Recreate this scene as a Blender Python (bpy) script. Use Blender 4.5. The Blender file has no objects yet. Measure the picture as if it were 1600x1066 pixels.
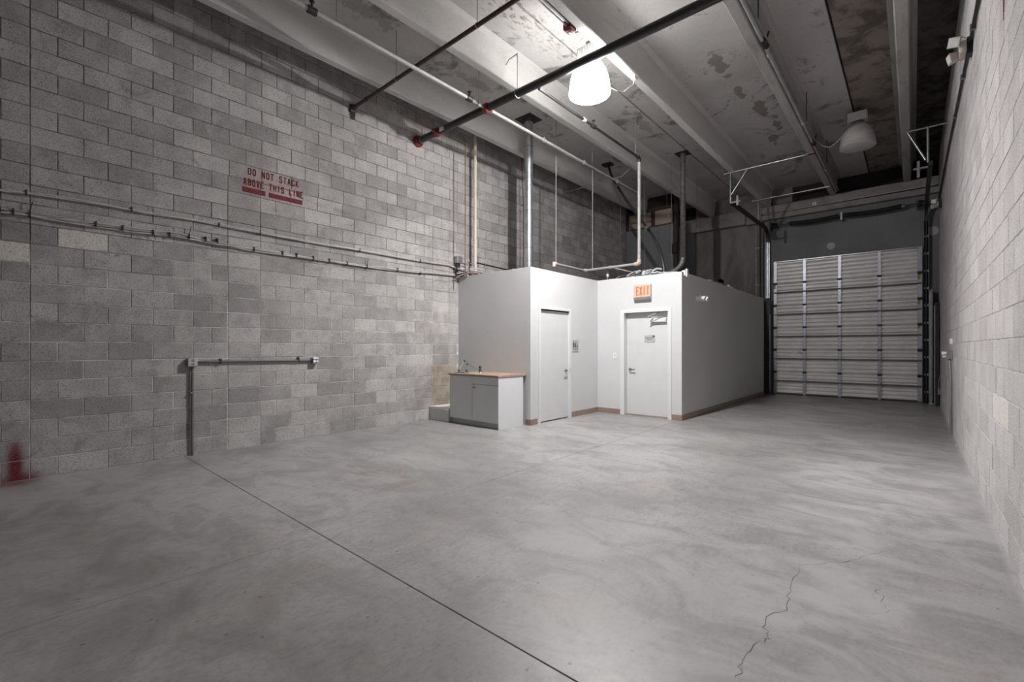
import bpy, bmesh, math, random
from mathutils import Vector, Matrix
random.seed(7)
SC = bpy.context.scene
COL = SC.collection
PI = math.pi

# ------------------------------------------------------------------ camera
CAM_H = 1.37
FPX = 712.6
TH = math.atan2(627, FPX)
cam_d = bpy.data.cameras.new('camera')
cam_d.sensor_width = 36.0
cam_d.lens = 36.0 * FPX / 1600.0
cam_d.shift_y = 9.0 / 1600.0
cam_d.clip_start = 0.05
cam_d.clip_end = 200
cam = bpy.data.objects.new('camera', cam_d)
cam.location = (0, 0, CAM_H)
cam.rotation_euler = (PI / 2, 0, TH)
COL.objects.link(cam)
SC.camera = cam

# ------------------------------------------------------------------ world, light level
LAMP_W = 480.0        # arc tube inside the lit high bay lamp
LAMP_SPOT = 1350.0     # what its reflector throws downwards
LAMP_GLOW = 35.0       # glow of its frosted dome
LAMP_UP = 65.0        # uplight through the crown of the dome
w = bpy.data.worlds.new('overcast_daylight')
SC.world = w
w.use_nodes = True
w.node_tree.nodes['Background'].inputs[0].default_value = (0.93, 0.96, 1.0, 1)
w.node_tree.nodes['Background'].inputs[1].default_value = 0.13
SC.view_settings.view_transform = 'Standard'
SC.view_settings.look = 'None'
SC.view_settings.exposure = 0.22
SC.view_settings.gamma = 1.0
SC.view_settings.use_curve_mapping = False
SC.cycles.max_bounces = 10
SC.cycles.diffuse_bounces = 6
SC.cycles.glossy_bounces = 3
SC.cycles.sample_clamp_indirect = 8.0


# ------------------------------------------------------------------ materials
def new_mat(name):
    m = bpy.data.materials.new(name)
    m.use_nodes = True
    nt = m.node_tree
    return m, nt, nt.nodes['Principled BSDF']


def N(nt, t, **kw):
    n = nt.nodes.new(t)
    for k, v in kw.items():
        setattr(n, k, v)
    return n


def math_n(nt, op, a, b=None, c=None, clamp=False):
    n = N(nt, 'ShaderNodeMath', operation=op, use_clamp=clamp)
    for i, v in enumerate((a, b, c)):
        if v is None:
            continue
        if isinstance(v, (int, float)):
            n.inputs[i].default_value = v
        else:
            nt.links.new(v, n.inputs[i])
    return n.outputs[0]


def mix_c(nt, f, a, b, mode='MIX'):
    n = N(nt, 'ShaderNodeMix', data_type='RGBA', blend_type=mode)
    for s, v in (('Factor', f), ('A', a), ('B', b)):
        i = [x for x in n.inputs if x.name == s and (x.type == 'RGBA' or s == 'Factor' and x.type == 'VALUE')][0]
        if isinstance(v, (int, float)):
            i.default_value = v
        elif isinstance(v, tuple):
            i.default_value = v if len(v) == 4 else (*v, 1)
        else:
            nt.links.new(v, i)
    return [o for o in n.outputs if o.type == 'RGBA'][0]


def pos(nt, stretch=(1, 1, 1), off=(0, 0, 0)):
    g = N(nt, 'ShaderNodeNewGeometry')
    mp = N(nt, 'ShaderNodeMapping')
    mp.inputs['Scale'].default_value = stretch
    mp.inputs['Location'].default_value = off
    nt.links.new(g.outputs['Position'], mp.inputs['Vector'])
    return mp.outputs[0]


def noise(nt, vec, scale, detail=4, rough=.55, dist=0.0):
    n = N(nt, 'ShaderNodeTexNoise')
    n.inputs['Scale'].default_value = scale
    n.inputs['Detail'].default_value = detail
    n.inputs['Roughness'].default_value = rough
    n.inputs['Distortion'].default_value = dist
    nt.links.new(vec, n.inputs['Vector'])
    return n.outputs[0]


def rng(nt, v, a, b, c=0.0, d=1.0, smooth=True):
    n = N(nt, 'ShaderNodeMapRange')
    if smooth:
        n.interpolation_type = 'SMOOTHSTEP'
    nt.links.new(v, n.inputs[0])
    for i, x in enumerate((a, b, c, d)):
        n.inputs[i + 1].default_value = x
    return n.outputs[0]


def bump(nt, bs, h, strength=.3, dist=.01):
    b = N(nt, 'ShaderNodeBump')
    b.inputs['Strength'].default_value = strength
    b.inputs['Distance'].default_value = dist
    nt.links.new(h, b.inputs['Height'])
    nt.links.new(b.outputs[0], bs.inputs['Normal'])


def sc(c, k):
    return tuple(min(1, max(0, x * k)) for x in c[:3]) + (1,)


def plain(name, col, rough=.5, metal=0.0, var=.08, vs=4.0, fine=.05, fs=60.0, bmp=0.0, stretch=(1, 1, 1), spec=.5):
    m, nt, b = new_mat(name)
    p = pos(nt, stretch)
    n1 = noise(nt, p, vs)
    n2 = noise(nt, p, fs, 2)
    c = mix_c(nt, rng(nt, n1, .3, .7), sc(col, 1 - var), sc(col, 1 + var))
    c = mix_c(nt, rng(nt, n2, .3, .7, 0, fine), c, sc(col, .45))
    nt.links.new(c, b.inputs['Base Color'])
    b.inputs['Roughness'].default_value = rough
    b.inputs['Metallic'].default_value = metal
    b.inputs['Specular IOR Level'].default_value = spec
    if bmp:
        bump(nt, b, n2, bmp, .004)
    return m


def spot_mask(nt, center, radii, soft=.5):
    """round smooth mask about a world point, 1 in the middle"""
    g = N(nt, 'ShaderNodeNewGeometry')
    s = N(nt, 'ShaderNodeVectorMath', operation='SUBTRACT')
    nt.links.new(g.outputs['Position'], s.inputs[0])
    s.inputs[1].default_value = center
    d = N(nt, 'ShaderNodeVectorMath', operation='DIVIDE')
    nt.links.new(s.outputs[0], d.inputs[0])
    d.inputs[1].default_value = radii
    l = N(nt, 'ShaderNodeVectorMath', operation='LENGTH')
    nt.links.new(d.outputs[0], l.inputs[0])
    return rng(nt, l.outputs['Value'], 1 - soft, 1.0, 1.0, 0.0)


RED = (.155, .018, .021)


def block_mat(name, c_dark, c_light, left):
    m, nt, b = new_mat(name)
    a = N(nt, 'ShaderNodeAttribute', attribute_name='tone')
    p = pos(nt)
    big = noise(nt, p, .9, 5)
    med = noise(nt, p, 5.0, 5)
    fin = noise(nt, p, 58, 3, .75)
    pit = noise(nt, p, 95, 1)
    f = math_n(nt, 'ADD', a.outputs['Fac'], rng(nt, big, .3, .7, -.22, .22))
    f = math_n(nt, 'ADD', f, rng(nt, med, .3, .7, -.2, .2), clamp=True)
    c = mix_c(nt, f, c_dark, c_light)
    bright = math_n(nt, 'SUBTRACT', a.outputs['Fac'], 1.2, clamp=True)
    c = mix_c(nt, bright, c, (.78, .73, .68))
    c = mix_c(nt, rng(nt, fin, .35, .7, 0, .34), c, sc(c_dark, .55))
    sme = noise(nt, pos(nt, (1, 1, 1.4), (5, 2, 9)), 3.4, 7, .68, .6)
    c = mix_c(nt, rng(nt, sme, .56, .66, 0, .42 if left else .12), c, sc(c_dark, .62))
    drag = noise(nt, pos(nt, (1, 1, .35), (2, 8, 1)), 2.3, 6, .62)
    c = mix_c(nt, rng(nt, drag, .55, .75, 0, .30), c, sc(c_light, 1.25))
    c = mix_c(nt, rng(nt, pit, .60, .70, 0, .75), c, sc(c_dark, .22))
    if left:
        # faded grey-brown smear to the right of the lettering and under it
        sm = math_n(nt, 'MULTIPLY', spot_mask(nt, (-6.86, 3.45, 3.52), (.5, .75, .09), .8), rng(nt, med, .35, .6))
        c = mix_c(nt, math_n(nt, 'MULTIPLY', sm, .55), c, (.13, .12, .12))
        # red overspray round the stencil and the spray mark in the corner by the floor
        hal = math_n(nt, 'MULTIPLY', spot_mask(nt, (-6.86, 2.64, 3.66), (.5, .62, .30), .75), .13)
        c = mix_c(nt, hal, c, (.45, .12, .10))
        s1 = math_n(nt, 'MULTIPLY', spot_mask(nt, (-6.86, .145, .17), (.3, .085, .34), .75), .95)
        s1 = math_n(nt, 'MULTIPLY', s1, rng(nt, fin, .2, .5, .55, 1))
        c = mix_c(nt, s1, c, (.13, .012, .018))
        s2 = math_n(nt, 'MULTIPLY', spot_mask(nt, (-6.86, .18, .0), (.3, .24, .13), .8), .8)
        c = mix_c(nt, s2, c, (.13, .014, .02))
        # tan painted-over patch behind the mop basin
        g = N(nt, 'ShaderNodeNewGeometry')
        sx = N(nt, 'ShaderNodeSeparateXYZ')
        nt.links.new(g.outputs['Position'], sx.inputs[0])
        ym = math_n(nt, 'GREATER_THAN', sx.outputs['Y'], 5.475)
        zm = math_n(nt, 'LESS_THAN', sx.outputs['Z'], 1.015)
        tan = mix_c(nt, rng(nt, med, .3, .7), (.25, .215, .165), (.40, .355, .285))
        tan = mix_c(nt, rng(nt, noise(nt, p, 11, 4), .55, .7, 0, .6), tan, (.22, .14, .10))
        c = mix_c(nt, math_n(nt, 'MULTIPLY', math_n(nt, 'MULTIPLY', ym, zm), .92), c, tan)
    nt.links.new(c, b.inputs['Base Color'])
    b.inputs['Roughness'].default_value = .92
    b.inputs['Specular IOR Level'].default_value = .2
    bump(nt, b, fin, .55, .006)
    return m


def mortar_mat(name, lo, hi):
    m, nt, b = new_mat(name)
    p = pos(nt)
    g = N(nt, 'ShaderNodeNewGeometry')
    sx = N(nt, 'ShaderNodeSeparateXYZ')
    nt.links.new(g.outputs['Position'], sx.inputs[0])
    n1 = noise(nt, p, 2.2, 4)
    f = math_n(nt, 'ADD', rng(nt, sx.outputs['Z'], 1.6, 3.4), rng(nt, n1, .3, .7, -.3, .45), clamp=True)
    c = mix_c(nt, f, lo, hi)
    n2 = noise(nt, pos(nt, (1, 1, 1), (4, 4, 2)), 6.5, 5)
    c = mix_c(nt, rng(nt, n2, .42, .62, 0, .75), c, (.27, .26, .25))
    nt.links.new(c, b.inputs['Base Color'])
    b.inputs['Roughness'].default_value = .95
    b.inputs['Specular IOR Level'].default_value = .1
    return m


def floor_mat():
    m, nt, b = new_mat('polished_concrete')
    ps = pos(nt, (.8, 1.25, 1))
    p = pos(nt)
    big = noise(nt, ps, .45, 6, .6, .6)
    med = noise(nt, ps, 2.1, 6, .62, .8)
    sm = noise(nt, pos(nt, (1.8, .7, 1)), 9, 5, .65, .3)
    fin = noise(nt, p, 120, 2)
    c = mix_c(nt, rng(nt, big, .3, .7), (.215, .211, .209), (.365, .359, .355))
    c = mix_c(nt, rng(nt, med, .44, .68, 0, .6), c, (.19, .186, .184))
    c = mix_c(nt, rng(nt, sm, .45, .72, 0, .45), c, (.15, .146, .143))
    pinkish = noise(nt, pos(nt, (1, 1, 1), (7, 3, 0)), 1.3, 4)
    c = mix_c(nt, rng(nt, pinkish, .52, .72, 0, .28), c, (.40, .335, .30))
    c = mix_c(nt, rng(nt, fin, .55, .8, 0, .25), c, (.17, .165, .16))
    grain = noise(nt, pos(nt, (1.3, .8, 1)), 34, 6, .72, .2)
    c = mix_c(nt, rng(nt, grain, .46, .70, 0, .5), c, (.14, .136, .134))
    c = mix_c(nt, rng(nt, grain, .28, .42, .28, 0), c, (.50, .49, .485))
    # small dark pits
    v = N(nt, 'ShaderNodeTexVoronoi')
    v.inputs['Scale'].default_value = 7.5
    nt.links.new(p, v.inputs['Vector'])
    wn = N(nt, 'ShaderNodeSeparateColor')
    nt.links.new(v.outputs['Color'], wn.inputs[0])
    pit = math_n(nt, 'MULTIPLY', rng(nt, v.outputs['Distance'], .05, .09, 1, 0), math_n(nt, 'GREATER_THAN', wn.outputs[0], .40))
    c = mix_c(nt, math_n(nt, 'MULTIPLY', pit, .85), c, (.05, .05, .05))
    # brown stains left of the middle
    st = math_n(nt, 'MULTIPLY', spot_mask(nt, (-4.25, 2.72, 0), (.75, .62, 1), .8), rng(nt, med, .38, .62, 0, .6))
    c = mix_c(nt, st, c, (.15, .12, .10))
    # pale patches: some wear, mostly brighter light put into the colour
    for cc, rr, k in (((-.3, 5.5, 0), (1.3, 4.2, 1), .62), ((-.2, 2.6, 0), (1.0, 1.4, 1), .55), ((-.62, 1.9, 0), (.8, .55, 1), .45), ((-1.5, 2.6, 0), (1.3, 1.3, 1), .42), ((.28, 6.3, 0), (.42, 1.6, 1), .5), ((-1.35, 1.75, 0), (.5, .5, 1), .3)):
        q = math_n(nt, 'MULTIPLY', spot_mask(nt, cc, rr, .9), rng(nt, med, .35, .62, k, k * .35))
        c = mix_c(nt, q, c, (.60, .595, .59))
    # tyre dirt in front of the overhead door, painted light falloff at left foreground
    for cc, rr, k in (((-1.4, 15.0, 0), (3.0, 3.6, 1), .85), ((-3.3, .7, 0), (1.9, 1.0, 1), .62), ((-4.8, .4, 0), (1.6, .9, 1), .5), ((-1.9, .9, 0), (1.0, .9, 1), .35), ((-.9, 7.2, 0), (1.1, .9, 1), .35)):
        q = math_n(nt, 'MULTIPLY', spot_mask(nt, cc, rr, .95), rng(nt, med, .3, .6, k * .5, k))
        c = mix_c(nt, q, c, (.115, .108, .103))
    # dusty white line along the walls
    g = N(nt, 'ShaderNodeNewGeometry')
    sx = N(nt, 'ShaderNodeSeparateXYZ')
    nt.links.new(g.outputs['Position'], sx.inputs[0])
    wl = math_n(nt, 'ADD', rng(nt, sx.outputs['X'], -6.80, -6.85), rng(nt, sx.outputs['X'], .42, .46), clamp=True)
    c = mix_c(nt, math_n(nt, 'MULTIPLY', wl, rng(nt, sm, .3, .6, .25, .7)), c, (.50, .49, .485))
    # red spray by the left corner
    s2 = math_n(nt, 'MULTIPLY', spot_mask(nt, (-6.78, .13, 0), (.28, .3, 1), .8), .7)
    c = mix_c(nt, s2, c, (.16, .03, .035))
    nt.links.new(c, b.inputs['Base Color'])
    r = rng(nt, med, .3, .7, .30, .46)
    nt.links.new(r, b.inputs['Roughness'])
    b.inputs['Specular IOR Level'].default_value = .45
    bump(nt, b, sm, .06, .004)
    return m


ZD = 5.95         # underside of the deck
# peeling patches on the deck between the stems: centre and size
PEELS = [(-2.36, 7.8, .15, .45), (-2.36, 8.85, .10, .4), (-2.2, 9.8, .12, .5), (-2.1, 10.6, .10, .35), (-2.3, 11.3, .10, .4),
         (-5.6, 3.4, .2, .4), (-5.7, 5.5, .12, .4), (-4.2, 8.9, .12, .4)]


def ceil_mat(name, base, stain, lo, hi, amt, scale=1.2, peel=0.0, stretch=(1, 1, 1)):
    m, nt, b = new_mat(name)
    p = pos(nt, stretch)
    big = noise(nt, p, .7, 4)
    st = noise(nt, p, scale, 7, .68, .5)
    fin = noise(nt, p, 30, 4, .7)
    c = mix_c(nt, rng(nt, big, .3, .7), sc(base, .86), sc(base, 1.1))
    c = mix_c(nt, rng(nt, fin, .4, .75, 0, .22), c, sc(base, .5))
    c = mix_c(nt, rng(nt, st, lo, hi, 0, amt), c, stain)
    if peel:
        pe = noise(nt, pos(nt, (1, 1, 1), (3, 1, 0)), 2.6, 8, .72, .5)
        rag = noise(nt, pos(nt, (1, 1, 1), (1, 5, 0)), 4.5, 6, .65)
        m_ = None
        for cx, cy, rx, ry in PEELS:
            g = N(nt, 'ShaderNodeNewGeometry')
            d_ = N(nt, 'ShaderNodeVectorMath', operation='SUBTRACT')
            nt.links.new(g.outputs['Position'], d_.inputs[0])
            d_.inputs[1].default_value = (cx, cy, ZD)
            e_ = N(nt, 'ShaderNodeVectorMath', operation='DIVIDE')
            nt.links.new(d_.outputs[0], e_.inputs[0])
            e_.inputs[1].default_value = (rx, ry, 1)
            l_ = N(nt, 'ShaderNodeVectorMath', operation='LENGTH')
            nt.links.new(e_.outputs[0], l_.inputs[0])
            q = math_n(nt, 'ADD', l_.outputs['Value'], rng(nt, rag, .3, .7, -.75, .75, False))
            q = rng(nt, q, .78, .84, 1, 0)
            m_ = q if m_ is None else math_n(nt, 'MAXIMUM', m_, q)
        c = mix_c(nt, math_n(nt, 'MULTIPLY', m_, peel), c, sc(stain, 1.5))
        c = mix_c(nt, math_n(nt, 'MULTIPLY', rng(nt, pe, .62, .66), peel * .5), c, stain)
        spk = noise(nt, pos(nt, (1, .45, 1)), 16, 5, .7)
        jm = math_n(nt, 'MULTIPLY', spot_mask(nt, (-4.1, 4.6, ZD), (.42, 2.6, 1), .9), rng(nt, spk, .50, .62))
        c = mix_c(nt, math_n(nt, 'MULTIPLY', jm, .75), c, (.16, .115, .085))
        c = mix_c(nt, math_n(nt, 'MULTIPLY', rng(nt, spk, .60, .66), rng(nt, st, .45, .6, .1, .7)), c, stain)
    nt.links.new(c, b.inputs['Base Color'])
    b.inputs['Roughness'].default_value = .9
    b.inputs['Specular IOR Level'].default_value = .2
    bump(nt, b, fin, .15, .006)
    return m


def emit(name, col, s):
    m = bpy.data.materials.new(name)
    m.use_nodes = True
    nt = m.node_tree
    nt.nodes.clear()
    e = N(nt, 'ShaderNodeEmission')
    e.inputs[0].default_value = (*col, 1)
    e.inputs[1].default_value = s
    o = N(nt, 'ShaderNodeOutputMaterial')
    nt.links.new(e.outputs[0], o.inputs[0])
    return m


def lamp_glass_lit():
    """lit refractor: clear enough to pass the arc tube's light, glowing by itself"""
    m = emit('lit_refractor', (1.0, .985, .97), LAMP_GLOW)
    nt = m.node_tree
    e = [n for n in nt.nodes if n.type == 'EMISSION'][0]
    o = [n for n in nt.nodes if n.type == 'OUTPUT_MATERIAL'][0]
    t = N(nt, 'ShaderNodeBsdfTransparent')
    x = N(nt, 'ShaderNodeMixShader')
    x.inputs[0].default_value = .35
    g = N(nt, 'ShaderNodeNewGeometry')
    sx = N(nt, 'ShaderNodeSeparateXYZ')
    nt.links.new(g.outputs['Normal'], sx.inputs[0])
    nt.links.new(rng(nt, sx.outputs['Z'], .12, .5, LAMP_GLOW, LAMP_UP), e.inputs[1])
    nt.links.new(t.outputs[0], x.inputs[1])
    nt.links.new(e.outputs[0], x.inputs[2])
    nt.links.new(x.outputs[0], o.inputs[0])
    return m


M = {}
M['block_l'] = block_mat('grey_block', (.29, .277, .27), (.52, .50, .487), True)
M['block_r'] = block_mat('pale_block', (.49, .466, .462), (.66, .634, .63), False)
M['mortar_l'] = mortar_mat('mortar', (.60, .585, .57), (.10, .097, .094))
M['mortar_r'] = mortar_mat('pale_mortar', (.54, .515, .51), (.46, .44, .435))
M['floor'] = floor_mat()
M['gap'] = plain('dark_joint', (.05, .048, .046), .95, fine=0)
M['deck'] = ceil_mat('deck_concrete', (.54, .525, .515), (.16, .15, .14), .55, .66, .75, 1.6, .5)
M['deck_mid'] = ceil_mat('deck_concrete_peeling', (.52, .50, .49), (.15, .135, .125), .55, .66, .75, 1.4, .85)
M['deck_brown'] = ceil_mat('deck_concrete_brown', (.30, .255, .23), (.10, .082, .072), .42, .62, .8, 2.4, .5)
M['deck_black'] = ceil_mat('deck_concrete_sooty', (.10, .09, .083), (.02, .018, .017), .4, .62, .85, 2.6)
M['beam'] = ceil_mat('beam_concrete', (.60, .585, .57), (.25, .24, .235), .55, .75, .5, 1.1, 0, (2, .5, 2))
M['beam_r'] = ceil_mat('beam_concrete_grey', (.42, .40, .385), (.16, .15, .14), .5, .75, .6, 1.5, 0, (2, .6, 2))
M['panel_l'] = ceil_mat('panel_brown', (.26, .238, .228), (.12, .105, .098), .42, .66, .7, 1.0, 0, (1.6, 1, .5))
M['panel_d'] = ceil_mat('panel_slate', (.215, .218, .224), (.33, .335, .34), .55, .75, .5, 1.4)
M['infill'] = ceil_mat('infill_sooty', (.045, .042, .04), (.02, .018, .017), .45, .65, .6)
M['infill_l'] = ceil_mat('infill_grey', (.28, .26, .248), (.11, .10, .095), .45, .65, .6)
M['ledger'] = ceil_mat('ledger_concrete', (.34, .318, .305), (.13, .12, .11), .45, .7, .6)
M['patch'] = plain('patch_mortar', (.50, .50, .505), .9)
M['dry'] = plain('white_wallboard', (.565, .57, .575), .62, var=.03, vs=1.3, fine=.03, fs=25)
M['door'] = plain('white_door_paint', (.585, .59, .595), .38, var=.02, fine=.02)
M['frame'] = plain('white_frame_paint', (.64, .645, .65), .4, var=.02, fine=.02)
M['base'] = plain('tan_vinyl', (.27, .195, .15), .5, var=.1)
M['cab'] = plain('white_laminate', (.64, .65, .66), .4, var=.015, fine=.01)
M['kick'] = plain('grey_laminate', (.42, .43, .44), .5, var=.04)
M['white_pl'] = plain('white_plastic', (.75, .74, .72), .4, var=.04)
M['cream_pl'] = plain('cream_plastic', (.50, .45, .41), .45, var=.06)
M['chrome'] = plain('chrome', (.62, .63, .65), .16, 1.0, var=.05)
M['dark_chrome'] = plain('dark_chrome', (.20, .21, .22), .25, 1.0, var=.1)
M['galv'] = plain('galvanised', (.55, .57, .60), .34, .9, var=.16, vs=9, fine=.15, fs=40)
M['galv_d'] = plain('dull_galvanised', (.36, .36, .36), .45, .8, var=.2, vs=12, fine=.25, fs=40)
M['steel'] = plain('grey_steel', (.30, .30, .30), .45, .7, var=.15)
M['conduit'] = plain('grey_conduit', (.13, .128, .12), .5, .3, var=.15)
M['dark'] = plain('dark_steel', (.032, .031, .031), .5, .3, var=.3)
M['black'] = plain('black_paint', (.022, .022, .023), .36, 0, var=.2, vs=9)
M['rust'] = plain('red_brown_pipe', (.052, .028, .026), .5, .1, var=.25, vs=14)
M['red'] = plain('red_paint', (.19, .028, .026), .45, var=.2, vs=25)
M['stencil'] = plain('red_stencil_paint', RED, .8, var=.25, vs=16, fine=.4, fs=90)
M['copper'] = plain('copper_tube', (.22, .15, .10), .5, .3, var=.2, vs=20)
M['pvc'] = plain('cream_pipe', (.68, .60, .49), .45, var=.06)
M['wpipe'] = plain('white_pipe', (.34, .335, .325), .5, var=.1, vs=15)
M['pink'] = plain('faded_orange_fitting', (.48, .37, .30), .5)
M['wire'] = plain('grey_wire', (.30, .30, .30), .5, .5)
M['cable'] = plain('grey_cable', (.50, .48, .46), .55, var=.1, vs=20)
M['tie'] = plain('black_tie', (.02, .02, .02), .6)
M['roll'] = plain('door_enamel', (.80, .785, .775), .38, .1, var=.06, vs=3, fine=.05)
M['stile'] = plain('door_stile_metal', (.40, .41, .45), .35, .7, var=.1, vs=8)
M['yellow'] = plain('ochre_sticker', (.32, .27, .10), .6)
M['ply'] = plain('plywood', (.50, .40, .30), .7, var=.06, stretch=(1, 1, 6))
M['wood_d'] = plain('dark_red_timber', (.055, .033, .028), .6, var=.2)
M['sink'] = plain('basin_white', (.80, .79, .77), .3, var=.05)
M['basin_side'] = plain('basin_grey', (.58, .59, .59), .5, var=.05)
M['sign'] = plain('grey_sign_plate', (.42, .42, .43), .45, var=.03)
M['ink'] = plain('black_ink', (.03, .03, .035), .6, fine=0)
M['sign_red'] = plain('dark_red_ink', (.16, .05, .06), .6, fine=0)
M['insul'] = plain('grey_flexible_wrap', (.42, .43, .44), .6, var=.15, vs=18)
M['em_head'] = plain('lamp_head_glass', (.70, .70, .66), .15, var=.08, vs=40)
M['lit'] = lamp_glass_lit()
M['exit_face'] = emit('exit_backlit_face', (1.0, .74, .52), .80)
M['exit_red'] = emit('exit_backlit_letters', (1.0, .19, .10), .95)


def butcher():
    m, nt, b = new_mat('butcher_block')
    p = pos(nt, (2.5, 28, 28))
    n1 = noise(nt, p, 1.0, 3)
    n2 = noise(nt, pos(nt, (6, 60, 60)), 2.0, 3)
    c = mix_c(nt, rng(nt, n1, .3, .7), (.29, .20, .14), (.42, .305, .23))
    c = mix_c(nt, rng(nt, n2, .4, .7, 0, .35), c, (.25, .13, .07))
    nt.links.new(c, b.inputs['Base Color'])
    b.inputs['Roughness'].default_value = .45
    return m


M['butcher'] = butcher()


def unlit_glass():
    m, nt, b = new_mat('dusty_refractor')
    p = pos(nt, (1, 1, 9))
    n1 = noise(nt, p, 1.5, 2)
    c = mix_c(nt, rng(nt, n1, .3, .7), (.46, .43, .415), (.58, .545, .525))
    nt.links.new(c, b.inputs['Base Color'])
    b.inputs['Roughness'].default_value = .2
    b.inputs['Transmission Weight'].default_value = .25
    return m


M['dome'] = unlit_glass()


# ------------------------------------------------------------------ mesh builder
class MB:
    def __init__(s):
        s.v, s.f, s.sm = [], [], []

    def add(s, vs, fs, smooth=False):
        o = len(s.v)
        s.v += [tuple(v) for v in vs]
        for f in fs:
            s.f.append([o + i for i in f])
            s.sm.append(smooth)
        return s

    def box(s, x0, x1, y0, y1, z0, z1, bev=0.0):
        if bev <= 0:
            vs = [(x, y, z) for z in (z0, z1) for y in (y0, y1) for x in (x0, x1)]
            return s.add(vs, [(0, 2, 3, 1), (4, 5, 7, 6), (0, 1, 5, 4), (2, 6, 7, 3), (0, 4, 6, 2), (1, 3, 7, 5)])
        bm = bmesh.new()
        bmesh.ops.create_cube(bm, size=1)
        for v in bm.verts:
            v.co = Vector(((x0 + x1) / 2 + v.co.x * (x1 - x0), (y0 + y1) / 2 + v.co.y * (y1 - y0), (z0 + z1) / 2 + v.co.z * (z1 - z0)))
        bmesh.ops.bevel(bm, geom=bm.edges[:], offset=bev, segments=2, affect='EDGES', profile=.5)
        bm.verts.ensure_lookup_table()
        vs = [v.co[:] for v in bm.verts]
        fs = [[v.index for v in f.verts] for f in bm.faces]
        bm.free()
        return s.add(vs, fs)

    def tube(s, pts, r, n=10, cap=True):
        pts = [Vector(p) for p in pts]
        t0 = (pts[1] - pts[0]).normalized()
        up = Vector((0, 0, 1)) if abs(t0.z) < .9 else Vector((1, 0, 0))
        u = t0.cross(up).normalized()
        rings, prev = [], t0
        for i, p in enumerate(pts):
            if i == 0:
                t = t0
            elif i == len(pts) - 1:
                t = (pts[i] - pts[i - 1]).normalized()
            else:
                t = ((pts[i] - pts[i - 1]).normalized() + (pts[i + 1] - pts[i]).normalized())
                t = t.normalized() if t.length > 1e-6 else prev
            q = prev.rotation_difference(t)
            u = (q @ u).normalized()
            u = (u - t * u.dot(t)).normalized()
            vv = t.cross(u)
            rr = r[i] if isinstance(r, (list, tuple)) else r
            k = 1.0
            if 0 < i < len(pts) - 1:
                cs = abs(t.dot((pts[i] - pts[i - 1]).normalized()))
                k = 1 / max(cs, .75)
            rings.append([p + (u * math.cos(2 * PI * j / n) + vv * math.sin(2 * PI * j / n)) * rr * k for j in range(n)])
            prev = t
        vs = [v for R in rings for v in R]
        fs = []
        for i in range(len(pts) - 1):
            for j in range(n):
                a, b2 = i * n + j, i * n + (j + 1) % n
                fs.append((a, b2, b2 + n, a + n))
        s.add(vs, fs, True)
        if cap:
            s.add(rings[0], [tuple(reversed(range(n)))])
            s.add(rings[-1], [tuple(range(n))])
        return s

    def cyl(s, a, b, r, n=12):
        return s.tube([a, b], r, n)

    def lathe(s, prof, c, n=32, smooth=True):
        vs, fs = [], []
        for r, z in prof:
            for j in range(n):
                a = 2 * PI * j / n
                vs.append((c[0] + r * math.cos(a), c[1] + r * math.sin(a), c[2] + z))
        for i in range(len(prof) - 1):
            for j in range(n):
                a, b2 = i * n + j, i * n + (j + 1) % n
                fs.append((a, a + n, b2 + n, b2))
        return s.add(vs, fs, smooth)

    def ext(s, poly, fn, d0, d1):
        """polygon in (a,b) extruded between depths; fn(a,b,d)->xyz"""
        n = len(poly)
        vs = [fn(a, b, d0) for a, b in poly] + [fn(a, b, d1) for a, b in poly]
        fs = [tuple(range(n)), tuple(reversed(range(n, 2 * n)))]
        fs += [(i, i + n, (i + 1) % n + n, (i + 1) % n) for i in range(n)]
        return s.add(vs, fs)

    def mesh(s, name, mat, off=(0, 0, 0), fix=True):
        me = bpy.data.meshes.new(name)
        me.from_pydata([(x - off[0], y - off[1], z - off[2]) for x, y, z in s.v], [], s.f)
        me.polygons.foreach_set('use_smooth', s.sm)
        if mat:
            me.materials.append(mat)
        if fix:
            bm = bmesh.new()
            bm.from_mesh(me)
            bmesh.ops.recalc_face_normals(bm, faces=bm.faces[:])
            bm.to_mesh(me)
            bm.free()
        me.update()
        return me


ROOT = {}


def link(o, parent=None):
    COL.objects.link(o)
    if parent is not None:
        o.parent = parent
    return o


def tag(o, label=None, cat=None, group=None, kind=None):
    if label:
        o['label'] = label
    if cat:
        o['category'] = cat
    if group:
        o['group'] = group
    if kind:
        o['kind'] = kind
    return o


def root(name, loc, label, cat, group=None, kind=None):
    o = bpy.data.objects.new(name, None)
    o.empty_display_size = .1
    o.location = loc
    link(o)
    ROOT[o.name] = Vector(loc)
    return tag(o, label, cat, group, kind)


def part(name, mb, mat, parent, label=None, kind=None):
    off = ROOT[parent.name]
    o = bpy.data.objects.new(name, mb.mesh(name, mat, off))
    link(o, parent)
    ROOT[o.name] = off
    return tag(o, label, None, None, kind)


def solo(name, mb, mat, loc, label, cat, group=None, kind=None):
    o = bpy.data.objects.new(name, mb.mesh(name, mat, loc))
    o.location = loc
    link(o)
    ROOT[o.name] = Vector(loc)
    return tag(o, label, cat, group, kind)


def copy_tree(o, loc, label, parent=None):
    c = o.copy()
    COL.objects.link(c)
    ROOT[c.name] = Vector(loc)
    if parent is None:
        c.location = loc
        c['label'] = label
    else:
        c.parent = parent
    for ch in list(o.children):
        copy_tree(ch, loc, None, c)
    return c


def arc(p, a, b, r, n=5):
    """corner p between a and b rounded with radius r -> points"""
    p, a, b = Vector(p), Vector(a), Vector(b)
    da, db = (a - p).normalized(), (b - p).normalized()
    out = []
    for i in range(n + 1):
        t = i / n
        out.append((p + da * r * (1 - t) ** 2 + db * r * t ** 2))
    return out


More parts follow.
